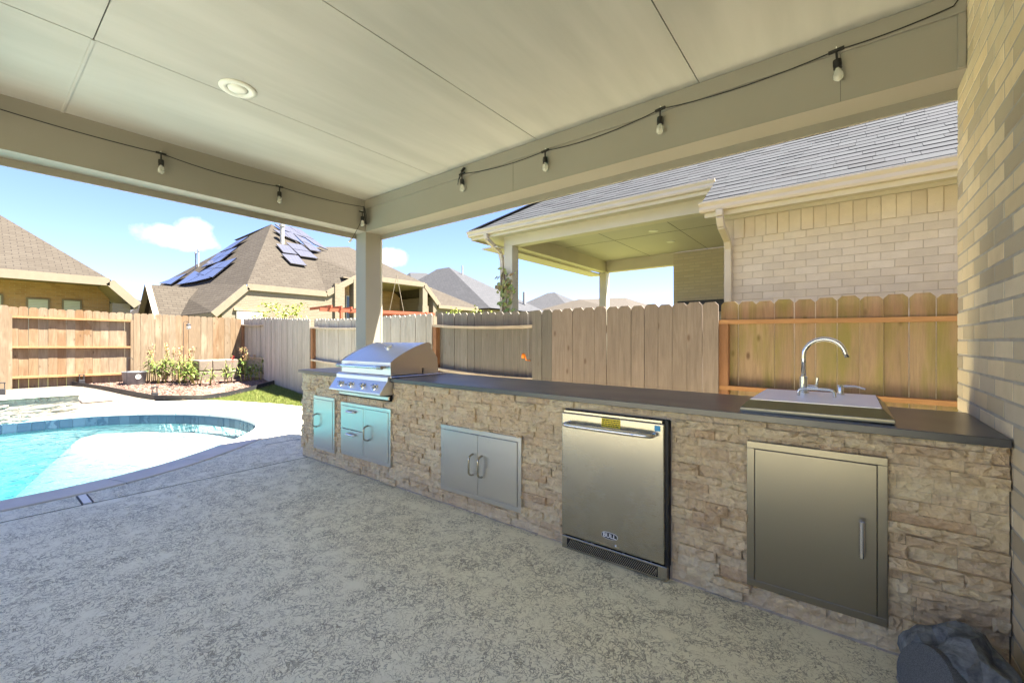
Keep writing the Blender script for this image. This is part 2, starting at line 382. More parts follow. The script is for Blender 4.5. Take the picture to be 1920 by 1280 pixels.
b.inputs['Scale'].default_value = 1; b.inputs['Brick Width'].default_value = .16; b.inputs['Row Height'].default_value = .16; b.inputs['Mortar Size'].default_value = .004; b.offset = 0
M['solar'] = t.set(b.outputs['Color'], .2, 0, 1.0, Coat_Weight=1.0, Coat_Roughness=.15)
M['darkmetal'] = plain('dark_metal', (.03, .03, .032), .45, .1)
M['pipe'] = plain('vent_pipe_grey', (.35, .34, .31), .5)
M['redwood'] = plain('red_stained_wood', (.38, .10, .05), .7)

M['cedar'] = wood('cedar_boards', [(.20, .142, .085), (.235, .178, .115), (.26, .205, .14), (.21, .15, .092), (.24, .185, .122)], .65, wear=.6)
M['cedar_orange'] = wood('cedar_orange_boards', [(.19, .112, .053), (.23, .155, .085), (.26, .20, .128), (.20, .115, .056), (.245, .18, .113)], .7, wear=.6)
M['greylight'] = wood('silvered_boards', [(0.334, 0.307, 0.266), (0.385, 0.358, 0.317), (0.300, 0.273, 0.235), (0.359, 0.328, 0.284)], .25)
M['greydark'] = wood('weathered_boards', [(0.154, 0.140, 0.123), (0.200, 0.183, 0.161), (0.131, 0.120, 0.106), (0.176, 0.160, 0.140)], .35, wear=.25)
M['brown'] = wood('brown_boards', [(0.219, 0.176, 0.146), (0.246, 0.199, 0.166), (0.200, 0.161, 0.136), (0.230, 0.187, 0.154)], .6)
M['mossy'] = wood('mossy_boards', [(0.304, 0.215, 0.137), (0.341, 0.248, 0.162), (0.286, 0.200, 0.126), (0.323, 0.233, 0.152)], .75, green=.6)
M['browntop'] = M['brown']
M['rail'] = wood('rail_wood', [(0.360, 0.188, 0.083), (0.390, 0.217, 0.105)], .4, vertical=False)
M['railgrey'] = wood('rail_wood_grey', [(.40, .33, .25), (.46, .39, .31)], .4, vertical=False)
M['postwood'] = wood('fence_post_wood', [(0.234, 0.112, 0.056), (0.261, 0.136, 0.071)], .3)

# split-face travertine
t = NT('split_travertine'); p = t.pos(); r = t.math('FRACT', t.math('ADD', t.rnd(), t.isl()))
n1 = t.noise(p, 22, 7, .68, .5); n2 = t.noise(p, 70, 5, .7); n3 = t.noise(t.map(p, (1, 1, 2.6)), 9, 5, .6, .8); rg = t.vor(t.map(p, (1, 1, 1)), 34)
c = t.ramp(r, [(0, (0.766, 0.592, 0.356)), (.2, (0.805, 0.668, 0.416)), (.38, (0.716, 0.537, 0.319)), (.52, (0.792, 0.637, 0.398)), (.66, (0.641, 0.452, 0.264)), (.74, (0.805, 0.644, 0.401)), (.9, (0.684, 0.509, 0.302)), (1, (0.805, 0.678, 0.445))])
c = t.mix(t.mr(n3, .45, .68, 0, .42), c, (.40, .265, .165)); c = t.mix(t.mr(n1, .5, .75, 0, .5), c, (.76, .66, .49))
c = t.mix(t.mr(n2, .55, .8, 0, .28), c, (.25, .175, .11))
t.bump(t.math('ADD', t.math('ADD', n1, t.math('MULTIPLY', n2, .35)), t.math('MULTIPLY', rg, .7)), 1.0, .022)
M['stone'] = t.set(c, .82, 0, .3)
M['ledge'] = plain('ledge_stone', (.26, .235, .19), .85, .35, 7, .9, 26, bdist=.012)
M['grout'] = plain('grout', (.42, .35, .27), .95, .15, 20, .4)
t = NT('black_granite'); p = t.pos(); sp = t.noise(p, 260, 2); M['granite'] = t.set(t.mix(t.mr(sp, .55, .75, 0, .4), (.026, .028, .032), (.055, .058, .064)), t.mr(t.noise(p, 3, 3), .3, .7, .28, .34), 0, .9)
M['steel'] = steel('brushed_steel')
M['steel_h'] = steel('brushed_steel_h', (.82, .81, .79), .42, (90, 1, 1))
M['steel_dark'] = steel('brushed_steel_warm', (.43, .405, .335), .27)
M['steel_door'] = steel('brushed_steel_darkened', (.27, .25, .20), .3)  # darkened stainless; puts the sink rim's dark reflection into colour
M['chrome'] = steel('polished_steel', (.72, .71, .69), .16, (4, 4, 4), smudge=.03)
M['gap'] = plain('door_gap', (.01, .01, .01), .8)  # near-black stand-in for the shade inside gaps and recesses
M['yellow'] = plain('yellow_sticker', (.75, .58, .03), .5, .03)
M['blue'] = plain('blue_sticker', (.06, .32, .58), .5, .03)
M['ink'] = plain('black_ink', (.02, .02, .02), .5, .05)
M['silverink'] = plain('silver_print', (.75, .75, .73), .35, .03)
t = NT('rock_resin'); p = t.pos(); n = t.noise(p, 14, 6, .65, .4); n2 = t.noise(p, 50, 4)
t.bump(t.math('ADD', n, t.math('MULTIPLY', n2, .5)), .8, .012); M['rock'] = t.set(t.mix(t.mr(n, .38, .66, 0, 1), (.07, .08, .09), (.22, .24, .255)), .85, 0, .25)
t = NT('speaker_cloth'); p = t.pos(); n = t.vor(p, 420); t.bump(n, .4, .002); M['cloth'] = t.set(t.mix(t.mr(n, .2, .6, 0, 1), (.15, .16, .17), (.09, .097, .105)), .95, 0, .1)
M['galv'] = plain('galvanized', (0.150, 0.165, 0.180), .45, .25, 9, .1, metal=.35)
t = NT('gravel_ground'); p = t.pos(); v = t.vor(p, 38); n = t.noise(p, 3, 4)
t.bump(v, .8, .02); M['gravel'] = t.set(t.mix(t.mr(v, .1, .6, 0, 1), t.mix(n, (.24, .21, .17), (.30, .27, .225)), (.13, .108, .082)), .95, 0, .15)
t = NT('mulch_ground'); p = t.pos(); n = t.noise(t.map(p, (1, 1, 1)), 26, 6, .7, 1.5); t.bump(n, 1, .03)
M['mulch'] = t.set(t.mix(t.mr(n, .3, .7, 0, 1), (.11, .067, .05), (.28, .19, .15)), .95, 0, .15)
t = NT('mulch_chip'); r = t.isl(); M['chip'] = t.set(t.ramp(r, [(0, (.20, .13, .095)), (.5, (.29, .20, .16)), (1, (.14, .09, .07))]), .95, 0, .15)
t = NT('soil_and_turf'); p = t.pos(); n = t.noise(p, 5, 6, .7); M['turf'] = t.set(t.mix(t.mr(n, .35, .65, 0, 1), (0.096, 0.120, 0.028), (0.160, 0.144, 0.056)), .95, 0, .1)
t = NT('grass_blade'); r = t.isl(); M['grass'] = t.set(t.ramp(r, [(0, (.075, .12, .018)), (.5, (.14, .18, .035)), (.85, (.20, .22, .055)), (1, (.28, .25, .10))]), .6, 0, .3)
def leafmat(name, cols):
    t = NT(name); r = t.math('FRACT', t.math('ADD', t.isl(), t.rnd())); n = t.noise(t.pos(), 20, 3)
    c = t.ramp(r, [(i / (len(cols) - 1), q) for i, q in enumerate(cols)]); c = t.mix(t.math('MULTIPLY', n, .4), c, tuple(x * .6 for x in cols[0]))
    return t.set(c, .5, 0, .4, Transmission_Weight=0)
M['canna'] = leafmat('ginger_leaf', [(.07, .13, .02), (.12, .20, .03), (.19, .26, .05), (.10, .16, .03)])
M['stalk'] = leafmat('ginger_stalk', [(.25, .25, .06), (.32, .29, .09), (.20, .22, .05)])
M['dryflower'] = leafmat('dry_flower', [(.30, .17, .08), (.38, .24, .12), (.22, .12, .07)])
M['redflower'] = leafmat('red_flower', [(.50, .02, .03), (.40, .03, .04), (.60, .06, .06)])
M['pinkflower'] = leafmat('pink_flower', [(.75, .30, .32), (.8, .45, .42), (.7, .35, .3)])
M['lime'] = leafmat('lime_leaf', [(.20, .27, .03), (.30, .36, .05), (.38, .40, .07), (.16, .22, .03)])
M['vine'] = leafmat('vine_leaf', [(0.204, 0.289, 0.051), (0.374, 0.408, 0.102), (0.459, 0.425, 0.136), (0.340, 0.170, 0.085)])
M['bark'] = plain('bark', (.16, .11, .07), .9, .25, 12, .6, 40)
M['orange'] = plain('orange_plastic', (.78, .22, .01), .4, .05)
M['block'] = plain('planter_block', (.17, .137, .105), .9, .18, 4, .6, 30, bdist=.008)

# ================================================================ GROUND, DECK, POOL
def Yf(X): return 4.22 + .08 * max(0, -X - 3)                    # line of the back fence
XL = -14.2                                                        # line of the far fence
def zt(X, Y):                                                     # garden rises towards the far corner
    a = min(1, max(0, (-X - 11.2) / 2.8)); g = Yf(X) - Y
    b = min(1, max(0, (-X - 8.9) / 3.2)) * min(1, max(0, 1 - g / 1.3))
    return .2 * max(a * a * (3 - 2 * a), b)
def ground(px, py):
    z = .1
    for _ in range(30): p = on_z(px, py, z); z = .5 * z + .5 * zt(p.x, p.y)
    return on_z(px, py, z)
def fill(name, outer, holes, zf, mat, sub=0):
    bm = bmesh.new(); es = []
    for loop in [outer] + holes:
        vs = [bm.verts.new((x, y, 0)) for (x, y) in loop]
        es += [bm.edges.new((vs[i], vs[(i + 1) % len(vs)])) for i in range(len(vs))]
    bmesh.ops.triangle_fill(bm, use_beauty=True, use_dissolve=False, edges=es)
    if sub: bmesh.ops.subdivide_edges(bm, edges=bm.edges, cuts=sub, use_grid_fill=True)
    for v in bm.verts: v.co.z = zf(v.co.x, v.co.y) if callable(zf) else zf
    bmesh.ops.recalc_face_normals(bm, faces=bm.faces)
    for f in bm.faces:
        if f.normal.z < 0: f.normal_flip()
    me = bpy.data.meshes.new(name); bm.to_mesh(me); bm.free(); uvs(me); me.materials.append(mat)
    o = bpy.data.objects.new(name, me); COL.objects.link(o); return o
def catmull(P, n=5):
    o = []
    for i in range(len(P) - 1):
        p0, p1, p2, p3 = P[max(i - 1, 0)], P[i], P[i + 1], P[min(i + 2, len(P) - 1)]
        for k in range(n):
            t = k / n
            o.append(tuple(.5 * (2 * p1[j] + (p2[j] - p0[j]) * t + (2 * p0[j] - 5 * p1[j] + 4 * p2[j] - p3[j]) * t * t + (3 * p1[j] - p0[j] - 3 * p2[j] + p3[j]) * t ** 3) for j in range(len(p1))))
    o.append(tuple(P[-1])); return o
INNER = catmull([(-5.09, -6), (-5.08, -3.5), (-5.08, -1.5), (-5.08, .1), (-5.14, .66), (-5.29, 1.08), (-5.44, 1.36), (-5.68, 1.70), (-5.97, 2.05), (-6.34, 2.38), (-6.72, 2.60),
                 (-7.19, 2.73), (-7.91, 2.73), (-8.71, 2.50), (-9.27, 2.17), (-9.64, 1.85), (-9.92, 1.49), (-10.1, 1.13), (-10.18, .65), (-10.2, 0), (-10.2, -1.5), (-10.2, -3.5), (-10.2, -6)], 4)
def offset(P, d):
    o = []
    for i, p in enumerate(P):
        a, b = P[max(i - 1, 0)], P[min(i + 1, len(P) - 1)]; tx, ty = b[0] - a[0], b[1] - a[1]; L = math.hypot(tx, ty)
        o.append((p[0] + ty / L * d, p[1] - tx / L * d))
    return o
OUTER = offset(INNER, .30)
HOLE = offset(INNER, .305) ; HOLE[0] = (HOLE[0][0], -6.0)
kind(fill('ground', [(-400, -400), (400, -400), (400, 400), (-400, 400)], [offset(INNER, .2)], -.06, M['turf']), 'structure')
LAWN_EDGE = [(-10.6, 3.07), (-10.05, 3.36), (-9.45, 3.58), (-8.8, 3.78), (-8.1, 3.92), (-6.8, 4.0), (-5.2, 3.9), (-4.9, 3.6)]
deck_out = [(-4.508, -6.3), (-4.508, 3.55)] + [(-4.95, 3.6)] + LAWN_EDGE[::-1][1:] + [(-11.1, 2.42), (-11.15, 1.25), (-10.56, 1.22), (-10.56, -6.3)]
kind(fill('pool_deck', deck_out, [HOLE], 0, M['deck']), 'structure')
kind(fill('patio_floor', [(-4.492, -6.3), (.47, -6.3), (.47, 3.55), (-4.492, 3.55)], [], 0, M['deck']), 'structure')
kind(MB().box(-4.51, -4.49, -6.3, 3.55, -.03, -.012).build('deck_joint', M['joint']), 'structure')
for (a, b) in (((-5.42, 2.2), (-5.40, 3.9)), ((-4.8, -1.3), (-4.51, -1.3))):
    kind(MB().bar((*a, .001), (*b, .001), .007, .003).build('deck_joint', M['joint']), 'structure')
p = on_z(159, 936, 0)
dr = thing('deck_drain', 'white plastic deck drain strip set between pool coping and patio joint', 'drain', (-4.66, p.y, 0))
box('cover', M['white'], dr, -4.785, -4.515, p.y - .022, p.y + .022, -.02, .006)
box('slot', M['joint'], dr, -4.785, -4.515, p.y - .034, p.y - .024, -.02, .004)
box('slot', M['joint'], dr, -4.785, -4.515, p.y + .024, p.y + .034, -.02, .004)

pool = thing('swimming_pool', 'swimming pool with grey stone coping, blue tile band and pale shallow ledge', 'pool', (-7.6, -1, 0))
# basin: walls and floor
DEEP, WL = -1.45, -.175
inn = INNER; n = len(inn); mb = MB()
vs = [(x, y, -.015) for x, y in offset(inn, .002)] + [(x, y, DEEP) for x, y in offset(inn, .002)]
mb.add(vs, [(i, (i + 1) % n, n + (i + 1) % n, n + i) for i in range(n)])
bm = bmesh.new(); bv = [bm.verts.new((x, y, DEEP)) for x, y in inn]; es = [bm.edges.new((bv[i], bv[(i + 1) % n])) for i in range(n)]
bmesh.ops.triangle_fill(bm, edges=es, use_beauty=True)
mb.add([v.co.copy() for v in bm.verts], [tuple(v.index for v in f.verts) for f in bm.faces] if not bm.verts.index_update() else []); bm.free()
mb.build('basin', M['plaster'], pool, fixn=False)
# shallow ledge: rounded lens at the pool end
sh = [p_ for p_ in inn if p_[1] > 1.35]
ledge = [(x, y) for x, y in sh]
cut = catmull([(ledge[-1][0], ledge[-1][1]), (-9.7, 1.15), (-9.0, .98), (-8.2, 1.0), (-7.5, 1.22), (-6.7, 1.42), (-6.0, 1.5), (ledge[0][0], ledge[0][1])], 5)[1:-1]
lo = ledge + cut; m = len(lo); mb = MB(); zl = -.34
mb.add([(x, y, zl) for x, y in lo], [tuple(range(m))]); lo2 = [(x + (x + 7.9) * .12, y - 1.1 + .08 * (x + 7.9) ** 2) if k_ >= len(ledge) else (x, y) for k_, (x, y) in enumerate(lo)]
mb.add([(x, y, zl) for x, y in lo] + [(x, y, DEEP) for x, y in lo2], [(i, (i + 1) % m, m + (i + 1) % m, m + i) for i in range(m)])
mb.build('shallow_ledge', M['shelf'], pool)
# coping stones cut along the outline
acc = 0; start = 0; lens = []
def seg_stone(i0, i1):
    ii = [inn[i] for i in range(i0, i1 + 1)]; oo = [OUTER[i] for i in range(i0, i1 + 1)]
    def trim(L):
        L = [Vector((*q, 0)) for q in L]
        d0 = (L[1] - L[0]).normalized() * .004; d1 = (L[-1] - L[-2]).normalized() * .004
        L[0] = L[0] + d0; L[-1] = L[-1] - d1; return L
    ii, oo = trim(ii), trim(oo); k = len(ii); zt_ = .012 + random.uniform(-.002, .002); z0 = -.05
    ii = [q for q in ii]; mb = MB()
    vs = []
    for z in (z0, zt_):
        for q in ii: vs.append((q.x, q.y, z))
        for q in oo: vs.append((q.x, q.y, z))
    fs = []
    for j in range(k - 1):
        fs += [(2 * k + j, 2 * k + j + 1, 3 * k + j + 1, 3 * k + j), (j, k + j, k + j + 1, j + 1), (j, j + 1, 2 * k + j + 1, 2 * k + j), (k + j, 3 * k + j, 3 * k + j + 1, k + j + 1)]
    fs += [(0, 2 * k, 3 * k, k), (k - 1, 2 * k - 1, 4 * k - 1, 3 * k - 1)]
    mb.add(vs, fs); mb.build('coping_stone', M['coping'], pool, bevel=.008)
for i in range(len(inn) - 1):
    acc += math.dist(inn[i], inn[i + 1])
    if acc > .62 or i == len(inn) - 2:
        if not (inn[i][0] < -9.5 and inn[start][1] < 1.2): seg_stone(start, i + 1)
        start = i + 1; acc = 0
# waterline tiles on the far side and end
pts = [Vector((*q, 0)) for q in inn]; L = [0]
for i in range(len(pts) - 1): L.append(L[-1] + (pts[i + 1] - pts[i]).length)
tm = MB().box(-.074, .074, -.004, .004, -.074, .074).build('tile', M['tile'], pool, loc=(0, 0, 0)); tmesh = tm.data
def along(s_):
    for i in range(len(L) - 1):
        if L[i + 1] >= s_:
            f = (s_ - L[i]) / (L[i + 1] - L[i]); return pts[i].lerp(pts[i + 1], f), (pts[i + 1] - pts[i]).normalized()
first = True; s_ = 0; k = 0
while s_ < L[-1] - .1:
    q, tdir = along(s_)
    if (q.y > 1.0 or q.x < -9) and q.y > -2.5:
        loc = q + Vector((-tdir.y, tdir.x, 0)) * .006; ang = math.atan2(tdir.y, tdir.x)
        for zc in (-.127,):
            if first: tm.location = Vector((loc.x, loc.y, zc)) - worg(pool); tm.rotation_euler = (0, 0, ang); first = False
            else: inst(tmesh, 'tile', pool, (loc.x, loc.y, zc), (0, 0, ang), (1, 1, 1))
    s_ += .152
wsurf = MB(); wi = offset(inn, -.004)
bm = bmesh.new(); bv = [bm.verts.new((x, y, WL)) for x, y in wi]; bm.verts.index_update(); es = [bm.edges.new((bv[i], bv[(i + 1) % n])) for i in range(n)]
bmesh.ops.triangle_fill(bm, edges=es, use_beauty=True); bm.verts.index_update()
top = [tuple(v.index for v in f.verts) for f in bm.faces]; tv = [v.co.copy() for v in bm.verts]; bm.free()
wsurf.add(tv + [Vector((v.x, v.y, DEEP + .004)) for v in tv], top + [tuple(i + n for i in f) for f in top] + [(i, (i + 1) % n, n + (i + 1) % n, n + i) for i in range(n)])
kind(wsurf.build('pool_water', M['water']), 'structure')

# split-face stone pieces ---------------------------------------------------------------
STONES = []
for k in range(12):
    rr = random.Random(100 + k); nx, nz = 6, 4; vs = []; fs = []
    for j in range(nz):
        for i in range(nx):
            edge = i in (0, nx - 1) or j in (0, nz - 1)
            y = -(rr.uniform(.45, .8) if edge else rr.uniform(.6, 1.15))
            vs.append((-.5 + i / (nx - 1) + (0 if edge else rr.uniform(-.05, .05)), y, -.5 + j / (nz - 1) + (0 if edge else rr.uniform(-.08, .08))))
    b = len(vs); idx = lambda i, j: j * nx + i
    for j in range(nz - 1):
        for i in range(nx - 1): fs.append((idx(i, j), idx(i + 1, j), idx(i + 1, j + 1), idx(i, j + 1)))
    ring = [(i, 0) for i in range(nx)] + [(nx - 1, j) for j in range(1, nz)] + [(i, nz - 1) for i in range(nx - 2, -1, -1)] + [(0, j) for j in range(nz - 2, 0, -1)]
    for (i, j) in ring: vs.append((-.5 + i / (nx - 1), 0, -.5 + j / (nz - 1)))
    for q in range(len(ring)):
        a, c_ = ring[q], ring[(q + 1) % len(ring)]; fs.append((idx(*a), b + q, b + (q + 1) % len(ring), idx(*c_)))
    me = bpy.data.meshes.new('stone'); me.from_pydata(vs, [], fs)
    bm = bmesh.new(); bm.from_mesh(me); bmesh.ops.recalc_face_normals(bm, faces=bm.faces); bm.to_mesh(me); bm.free()
    me.materials.append(M['stone']); STONES.append(me)
def stone_layout(x0, x1, z0, z1, openings, rh=(.046, .056), seed=1, lmin=.09, lmax=.34):
    rr = random.Random(seed); out_ = []; z = z0; big = []
    while z < z1 - .012:
        h = min(rr.uniform(*rh), z1 - z)
        if z1 - (z + h) < .02: h = z1 - z
        x = x0 - rr.uniform(0, .15)
        while x < x1 - .004:
            l = rr.uniform(lmin, lmax) if rr.random() < .75 else rr.uniform(.06, .14)
            a, b = max(x, x0), min(x + l, x1)
            if x1 - b < .04: b = x1
            segs = [(a, b, z, z + h)]
            for (ox0, ox1, oz0, oz1) in openings:
                ns = []
                for (sa, sb, sz0, sz1) in segs:
                    if sb <= ox0 or sa >= ox1 or sz1 <= oz0 or sz0 >= oz1: ns.append((sa, sb, sz0, sz1)); continue
                    if sa < ox0: ns.append((sa, ox0, sz0, sz1))
                    if sb > ox1: ns.append((ox1, sb, sz0, sz1))
                    ma, mb_ = max(sa, ox0), min(sb, ox1)
                    if sz0 < oz0: ns.append((ma, mb_, sz0, oz0))
                    if sz1 > oz1: ns.append((ma, mb_, oz1, sz1))
                segs = ns
            out_ += [s for s in segs if s[1] - s[0] > .012 and s[3] - s[2] > .008]
            x = b if b < x1 else x1
        z += h
    return out_

# raised water-feature wall at the pool's far edge
rw = thing('raised_pool_wall', 'low stacked-stone wall with grey cap along the pool far edge', 'pool wall', (-10.38, 0, 0))
box('core', M['grout'], rw, -10.56, -10.205, -5.9, 1.2, -.06, .325)
box('cap', M['coping'], rw, -10.60, -10.155, -5.9, 1.235, .325, .365, .006)
mb = MB(); rr = random.Random(3)
for (a, b, z0, z1) in stone_layout(-5.9, 1.2, -.04, .322, [], (.05, .07), 4, .12, .4):
    me = rr.choice(STONES); c0 = ((a + b) / 2, (z0 + z1) / 2); dp = rr.uniform(.018, .034)
    mb.add([(-10.212 - v.co.y * dp, c0[0] + v.co.x * (b - a - .002), c0[1] + v.co.z * (z1 - z0 - .002)) for v in me.vertices], [tuple(f.vertices) for f in me.polygons])
kind(mb.build('stacked_stones', M['ledge'], rw), 'stuff')

# planting bed, gravel, lawn, edging -------------------------------------------------------
fence_c = [(x, Yf(x)) for x in (-14.2, -13, -12.2, -11.4)]
bed = [(-14.2, 1.55), (-12.8, 2.0), (-11.42, 2.46), (-11.0, 2.77), (-10.62, 3.07), (-10.85, 3.6), (-11.1, 4.2), (-11.4, Yf(-11.4))] + [(x, Yf(x)) for x in (-12.2, -13.0, -14.2)]
kind(fill('garden_bed', bed, [], lambda x, y: zt(x, y) + .012, M['mulch'], 2), 'structure')
grav = [(-14.2, -6.3), (-10.56, -6.3), (-10.56, 1.22), (-11.15, 1.25), (-11.1, 2.42), (-11.42, 2.46), (-12.8, 2.0), (-14.2, 1.55)]
kind(fill('gravel_path', grav, [], lambda x, y: zt(x, y) - .004, M['gravel'], 2), 'structure')
lawn = LAWN_EDGE + [(-4.9, 3.56), (.6, 3.56), (.6, 4.2), (-3, 4.2), (-6, Yf(-6)), (-9, Yf(-9)), (-10.5, Yf(-10.5)), (-11.4, Yf(-11.4)), (-11.1, 4.2), (-10.85, 3.6)]
kind(fill('lawn', lawn, [], lambda x, y: zt(x, y) - .02, M['turf'], 2), 'structure')
def inside(p, poly):
    r_ = False; j = len(poly) - 1
    for i in range(len(poly)):
        xi, yi = poly[i]; xj, yj = poly[j]
        if (yi > p[1]) != (yj > p[1]) and p[0] < (xj - xi) * (p[1] - yi) / (yj - yi) + xi: r_ = not r_
        j = i
    return r_
rr = random.Random(5); vs = []; fs = []; cnt = 0
while cnt < 26000:
    x, y = rr.uniform(-11.4, -6.4), rr.uniform(3.0, 5.0)
    if not inside((x, y), lawn): continue
    z = zt(x, y) - .02; hgt = rr.uniform(.02, .055); a = rr.uniform(0, 6.28); wd = rr.uniform(.002, .0045); lean = rr.uniform(0, .03); la = rr.uniform(0, 6.28)
    b = len(vs); vs += [(x - math.cos(a) * wd, y - math.sin(a) * wd, z), (x + math.cos(a) * wd, y + math.sin(a) * wd, z), (x + lean * math.cos(la), y + lean * math.sin(la), z + hgt)]
    fs.append((b, b + 1, b + 2)); cnt += 1
kind(tag(MB().add(vs, fs).build('grass', M['grass'], fixn=False), 'bright green mown grass along the weathered fence', 'grass'), 'stuff')
mb = MB(); cnt = 0
while cnt < 4200:
    x, y = rr.uniform(-14.1, -10.6), rr.uniform(1.6, 5.0)
    if not inside((x, y), bed): continue
    z = zt(x, y) + .014; a = rr.uniform(0, 6.28); l, wd, th = rr.uniform(.012, .04), rr.uniform(.004, .011), rr.uniform(.002, .006)
    d1 = Vector((math.cos(a), math.sin(a), rr.uniform(-.3, .3))); d2 = Vector((-math.sin(a), math.cos(a), rr.uniform(-.3, .3)))
    c0 = Vector((x, y, z + rr.uniform(0, .012))); up = Vector((0, 0, 1))
    mb.add([c0 + d1 * l * i + d2 * wd * j + up * th * k_ for k_ in (-1, 1) for (i, j) in ((-1, -1), (1, -1), (1, 1), (-1, 1))], [(4, 5, 6, 7), (0, 1, 5, 4), (1, 2, 6, 5), (2, 3, 7, 6), (3, 0, 4, 7)]); cnt += 1
kind(tag(mb.build('mulch_chips', M['chip'], fixn=False), 'reddish brown wood mulch chips covering the planting bed', 'mulch'), 'stuff')
mb = MB(); el = [(-14.15, 1.55), (-12.8, 2.0), (-11.42, 2.46), (-11.0, 2.77), (-10.62, 3.07), (-10.85, 3.6), (-11.1, 4.2), (-11.4, 4.85)]
for i in range(len(el) - 1):
    a, b = el[i], el[i + 1]; mb.bar((*a, zt(*a) + .03), (*b, zt(*b) + .03), .012, .13)
tag(mb.build('garden_edging', M['darkmetal'], loc=(-11.42, 2.46, 0)), 'thin dark metal edging around the mulch planting bed', 'edging')
p = ground(178, 746)
tag(MB().box(p.x - .42, p.x + .5, p.y - .25, p.y + .2, zt(p.x, p.y) - .03, zt(p.x, p.y) + .022).build('stepping_slab', M['coping'], bevel=.01, loc=(p.x, p.y, 0)), 'pale flat slab lying in the gravel beside the pool wall', 'slab')

# ================================================================ FENCES
def board_mesh(name, mat, wd=.138, th=.016, hgt=1.0, ear=.028):
    prof = [(-wd / 2, 0), (wd / 2, 0), (wd / 2, hgt - ear), (wd / 2 - ear, hgt), (-wd / 2 + ear, hgt), (-wd / 2, hgt - ear)]
    mb = MB().prism(prof, -th / 2, th / 2, 'y'); me = bpy.data.meshes.new(name); me.from_pydata(mb.v, [], mb.f)
    bm = bmesh.new(); bm.from_mesh(me); bmesh.ops.recalc_face_normals(bm, faces=bm.faces); bm.to_mesh(me); bm.free(); uvs(me); me.materials.append(mat); return me
BM = {}
def bmesh_for(mk, hq):
    k = (mk, round(hq, 1))
    if k not in BM: BM[k] = board_mesh('picket', M[mk], hgt=round(hq, 1))
    return BM[k], hq / round(hq, 1)
frr = random.Random(11)
def interp(tab, x):
    tab = sorted(tab)
    if x <= tab[0][0]: return tab[0][1]
    for (a, va_), (b, vb) in zip(tab, tab[1:]):
        if x <= b: return va_ + (vb - va_) * (x - a) / (b - a)
    return tab[-1][1]
TOPB = [(-14.7, 1.91), (-12.1, 1.85), (-9.28, 1.71), (-6.7, 1.65), (-4.9, 1.64), (-2.95, 1.585), (-.9, 1.58), (.6, 1.56), (3, 1.56)]
bf = thing('wooden_fence', 'long weathered grey-brown dog-ear picket fence behind the outdoor kitchen', 'fence', (-6, Yf(-6), 0))
def pxX(px):
    X = 0
    for _ in range(40): X = on_y(px, 600, Yf(X)).x
    return X
b1350, b1003, b815, b700, b585, b500 = [pxX(q) for q in (1350, 1003, 815, 698, 586, 499)]
SECT = [(b1350, 2.6, 'far', 'mossy'), (b1003, b1350, 'near', 'brown'), (b815, b1003, 'far', 'greydark'), (b700, b815, 'near', 'greylight'),
        (b585, b700, 'far', 'greylight'), (b500, b585, 'near', 'greylight'), (XL, b500, 'far', 'greylight')]
for (x0, x1, side, mk) in SECT:
    nb = max(1, round((x1 - x0) / .1405)); stp = (x1 - x0) / nb; dy = -.05 if side == 'near' else .05
    for i in range(nb):
        x = x0 + stp * (i + .5); zb = max(-.05, zt(x, Yf(x)) - .02); tp = interp(TOPB, x) + frr.uniform(-.008, .008); hgt = tp - zb
        mm = mk
        if mk == 'brown' and i < 5: mm = 'greydark' if i < 2 else 'brown'
        me, sc = bmesh_for(mm, hgt)
        inst(me, 'picket', bf, (x, Yf(x) + dy + frr.uniform(-.003, .003), zb), (frr.uniform(-.004, .004), frr.uniform(-.003, .003), -math.atan(.08) * (x < -3) + frr.uniform(-.01, .01)), (stp / .1405 * frr.uniform(.985, 1.0), 1, sc))
    rm = M['rail'] if x1 > 2 else M['railgrey']
    if side == 'far':
        for zr, hh in ((interp(TOPB, (x0 + x1) / 2) - .185, .035), (.79, .036), (.2, .036)):
            mb = MB(); K = 6; sag = .0 if x1 > 2 else .02
            P = []
            for k in range(K + 1):
                x = x0 + (x1 - x0) * k / K; f = k / K; z = zr + (interp(TOPB, x) - interp(TOPB, (x0 + x1) / 2)) - sag * 4 * f * (1 - f)
                P.append((x, Yf(x) - .002, z))
            for k in range(K): mb.bar(P[k], P[k + 1], .085, hh)
            mb.build('rail', rm if zr < 1 or x1 > 2 else M['railgrey'], bf, loc=((x0 + x1) / 2, Yf((x0 + x1) / 2), zr))
    else:
        for zr in (1.35, .79, .2):
            MB().bar((x0, Yf(x0), zr), (x1, Yf(x1), zr), .04, .085).build('rail', M['railgrey'], bf, loc=((x0 + x1) / 2, Yf((x0 + x1) / 2), zr))
for x in (b1350 + .03, b1003 + .06, b815 + .03, b700 + .06, b585 + .03, b500 + .06, XL + .05):
    yy = Yf(x); box('post', M['postwood'], bf, x - .045, x + .045, yy - .04, yy + .04, -.06, interp(TOPB, x) - .17)
lf = thing('wooden_fence', 'sunlit warm cedar picket fence beyond the pool with framed gate-like panel', 'fence', (XL, 2, .2))
TOPL = [(-3, 2.03), (.48, 1.985), (2.64, 1.93), (5.1, 1.90)]
yA, yB = on_x(16, 600, XL).y, on_x(249, 600, XL).y
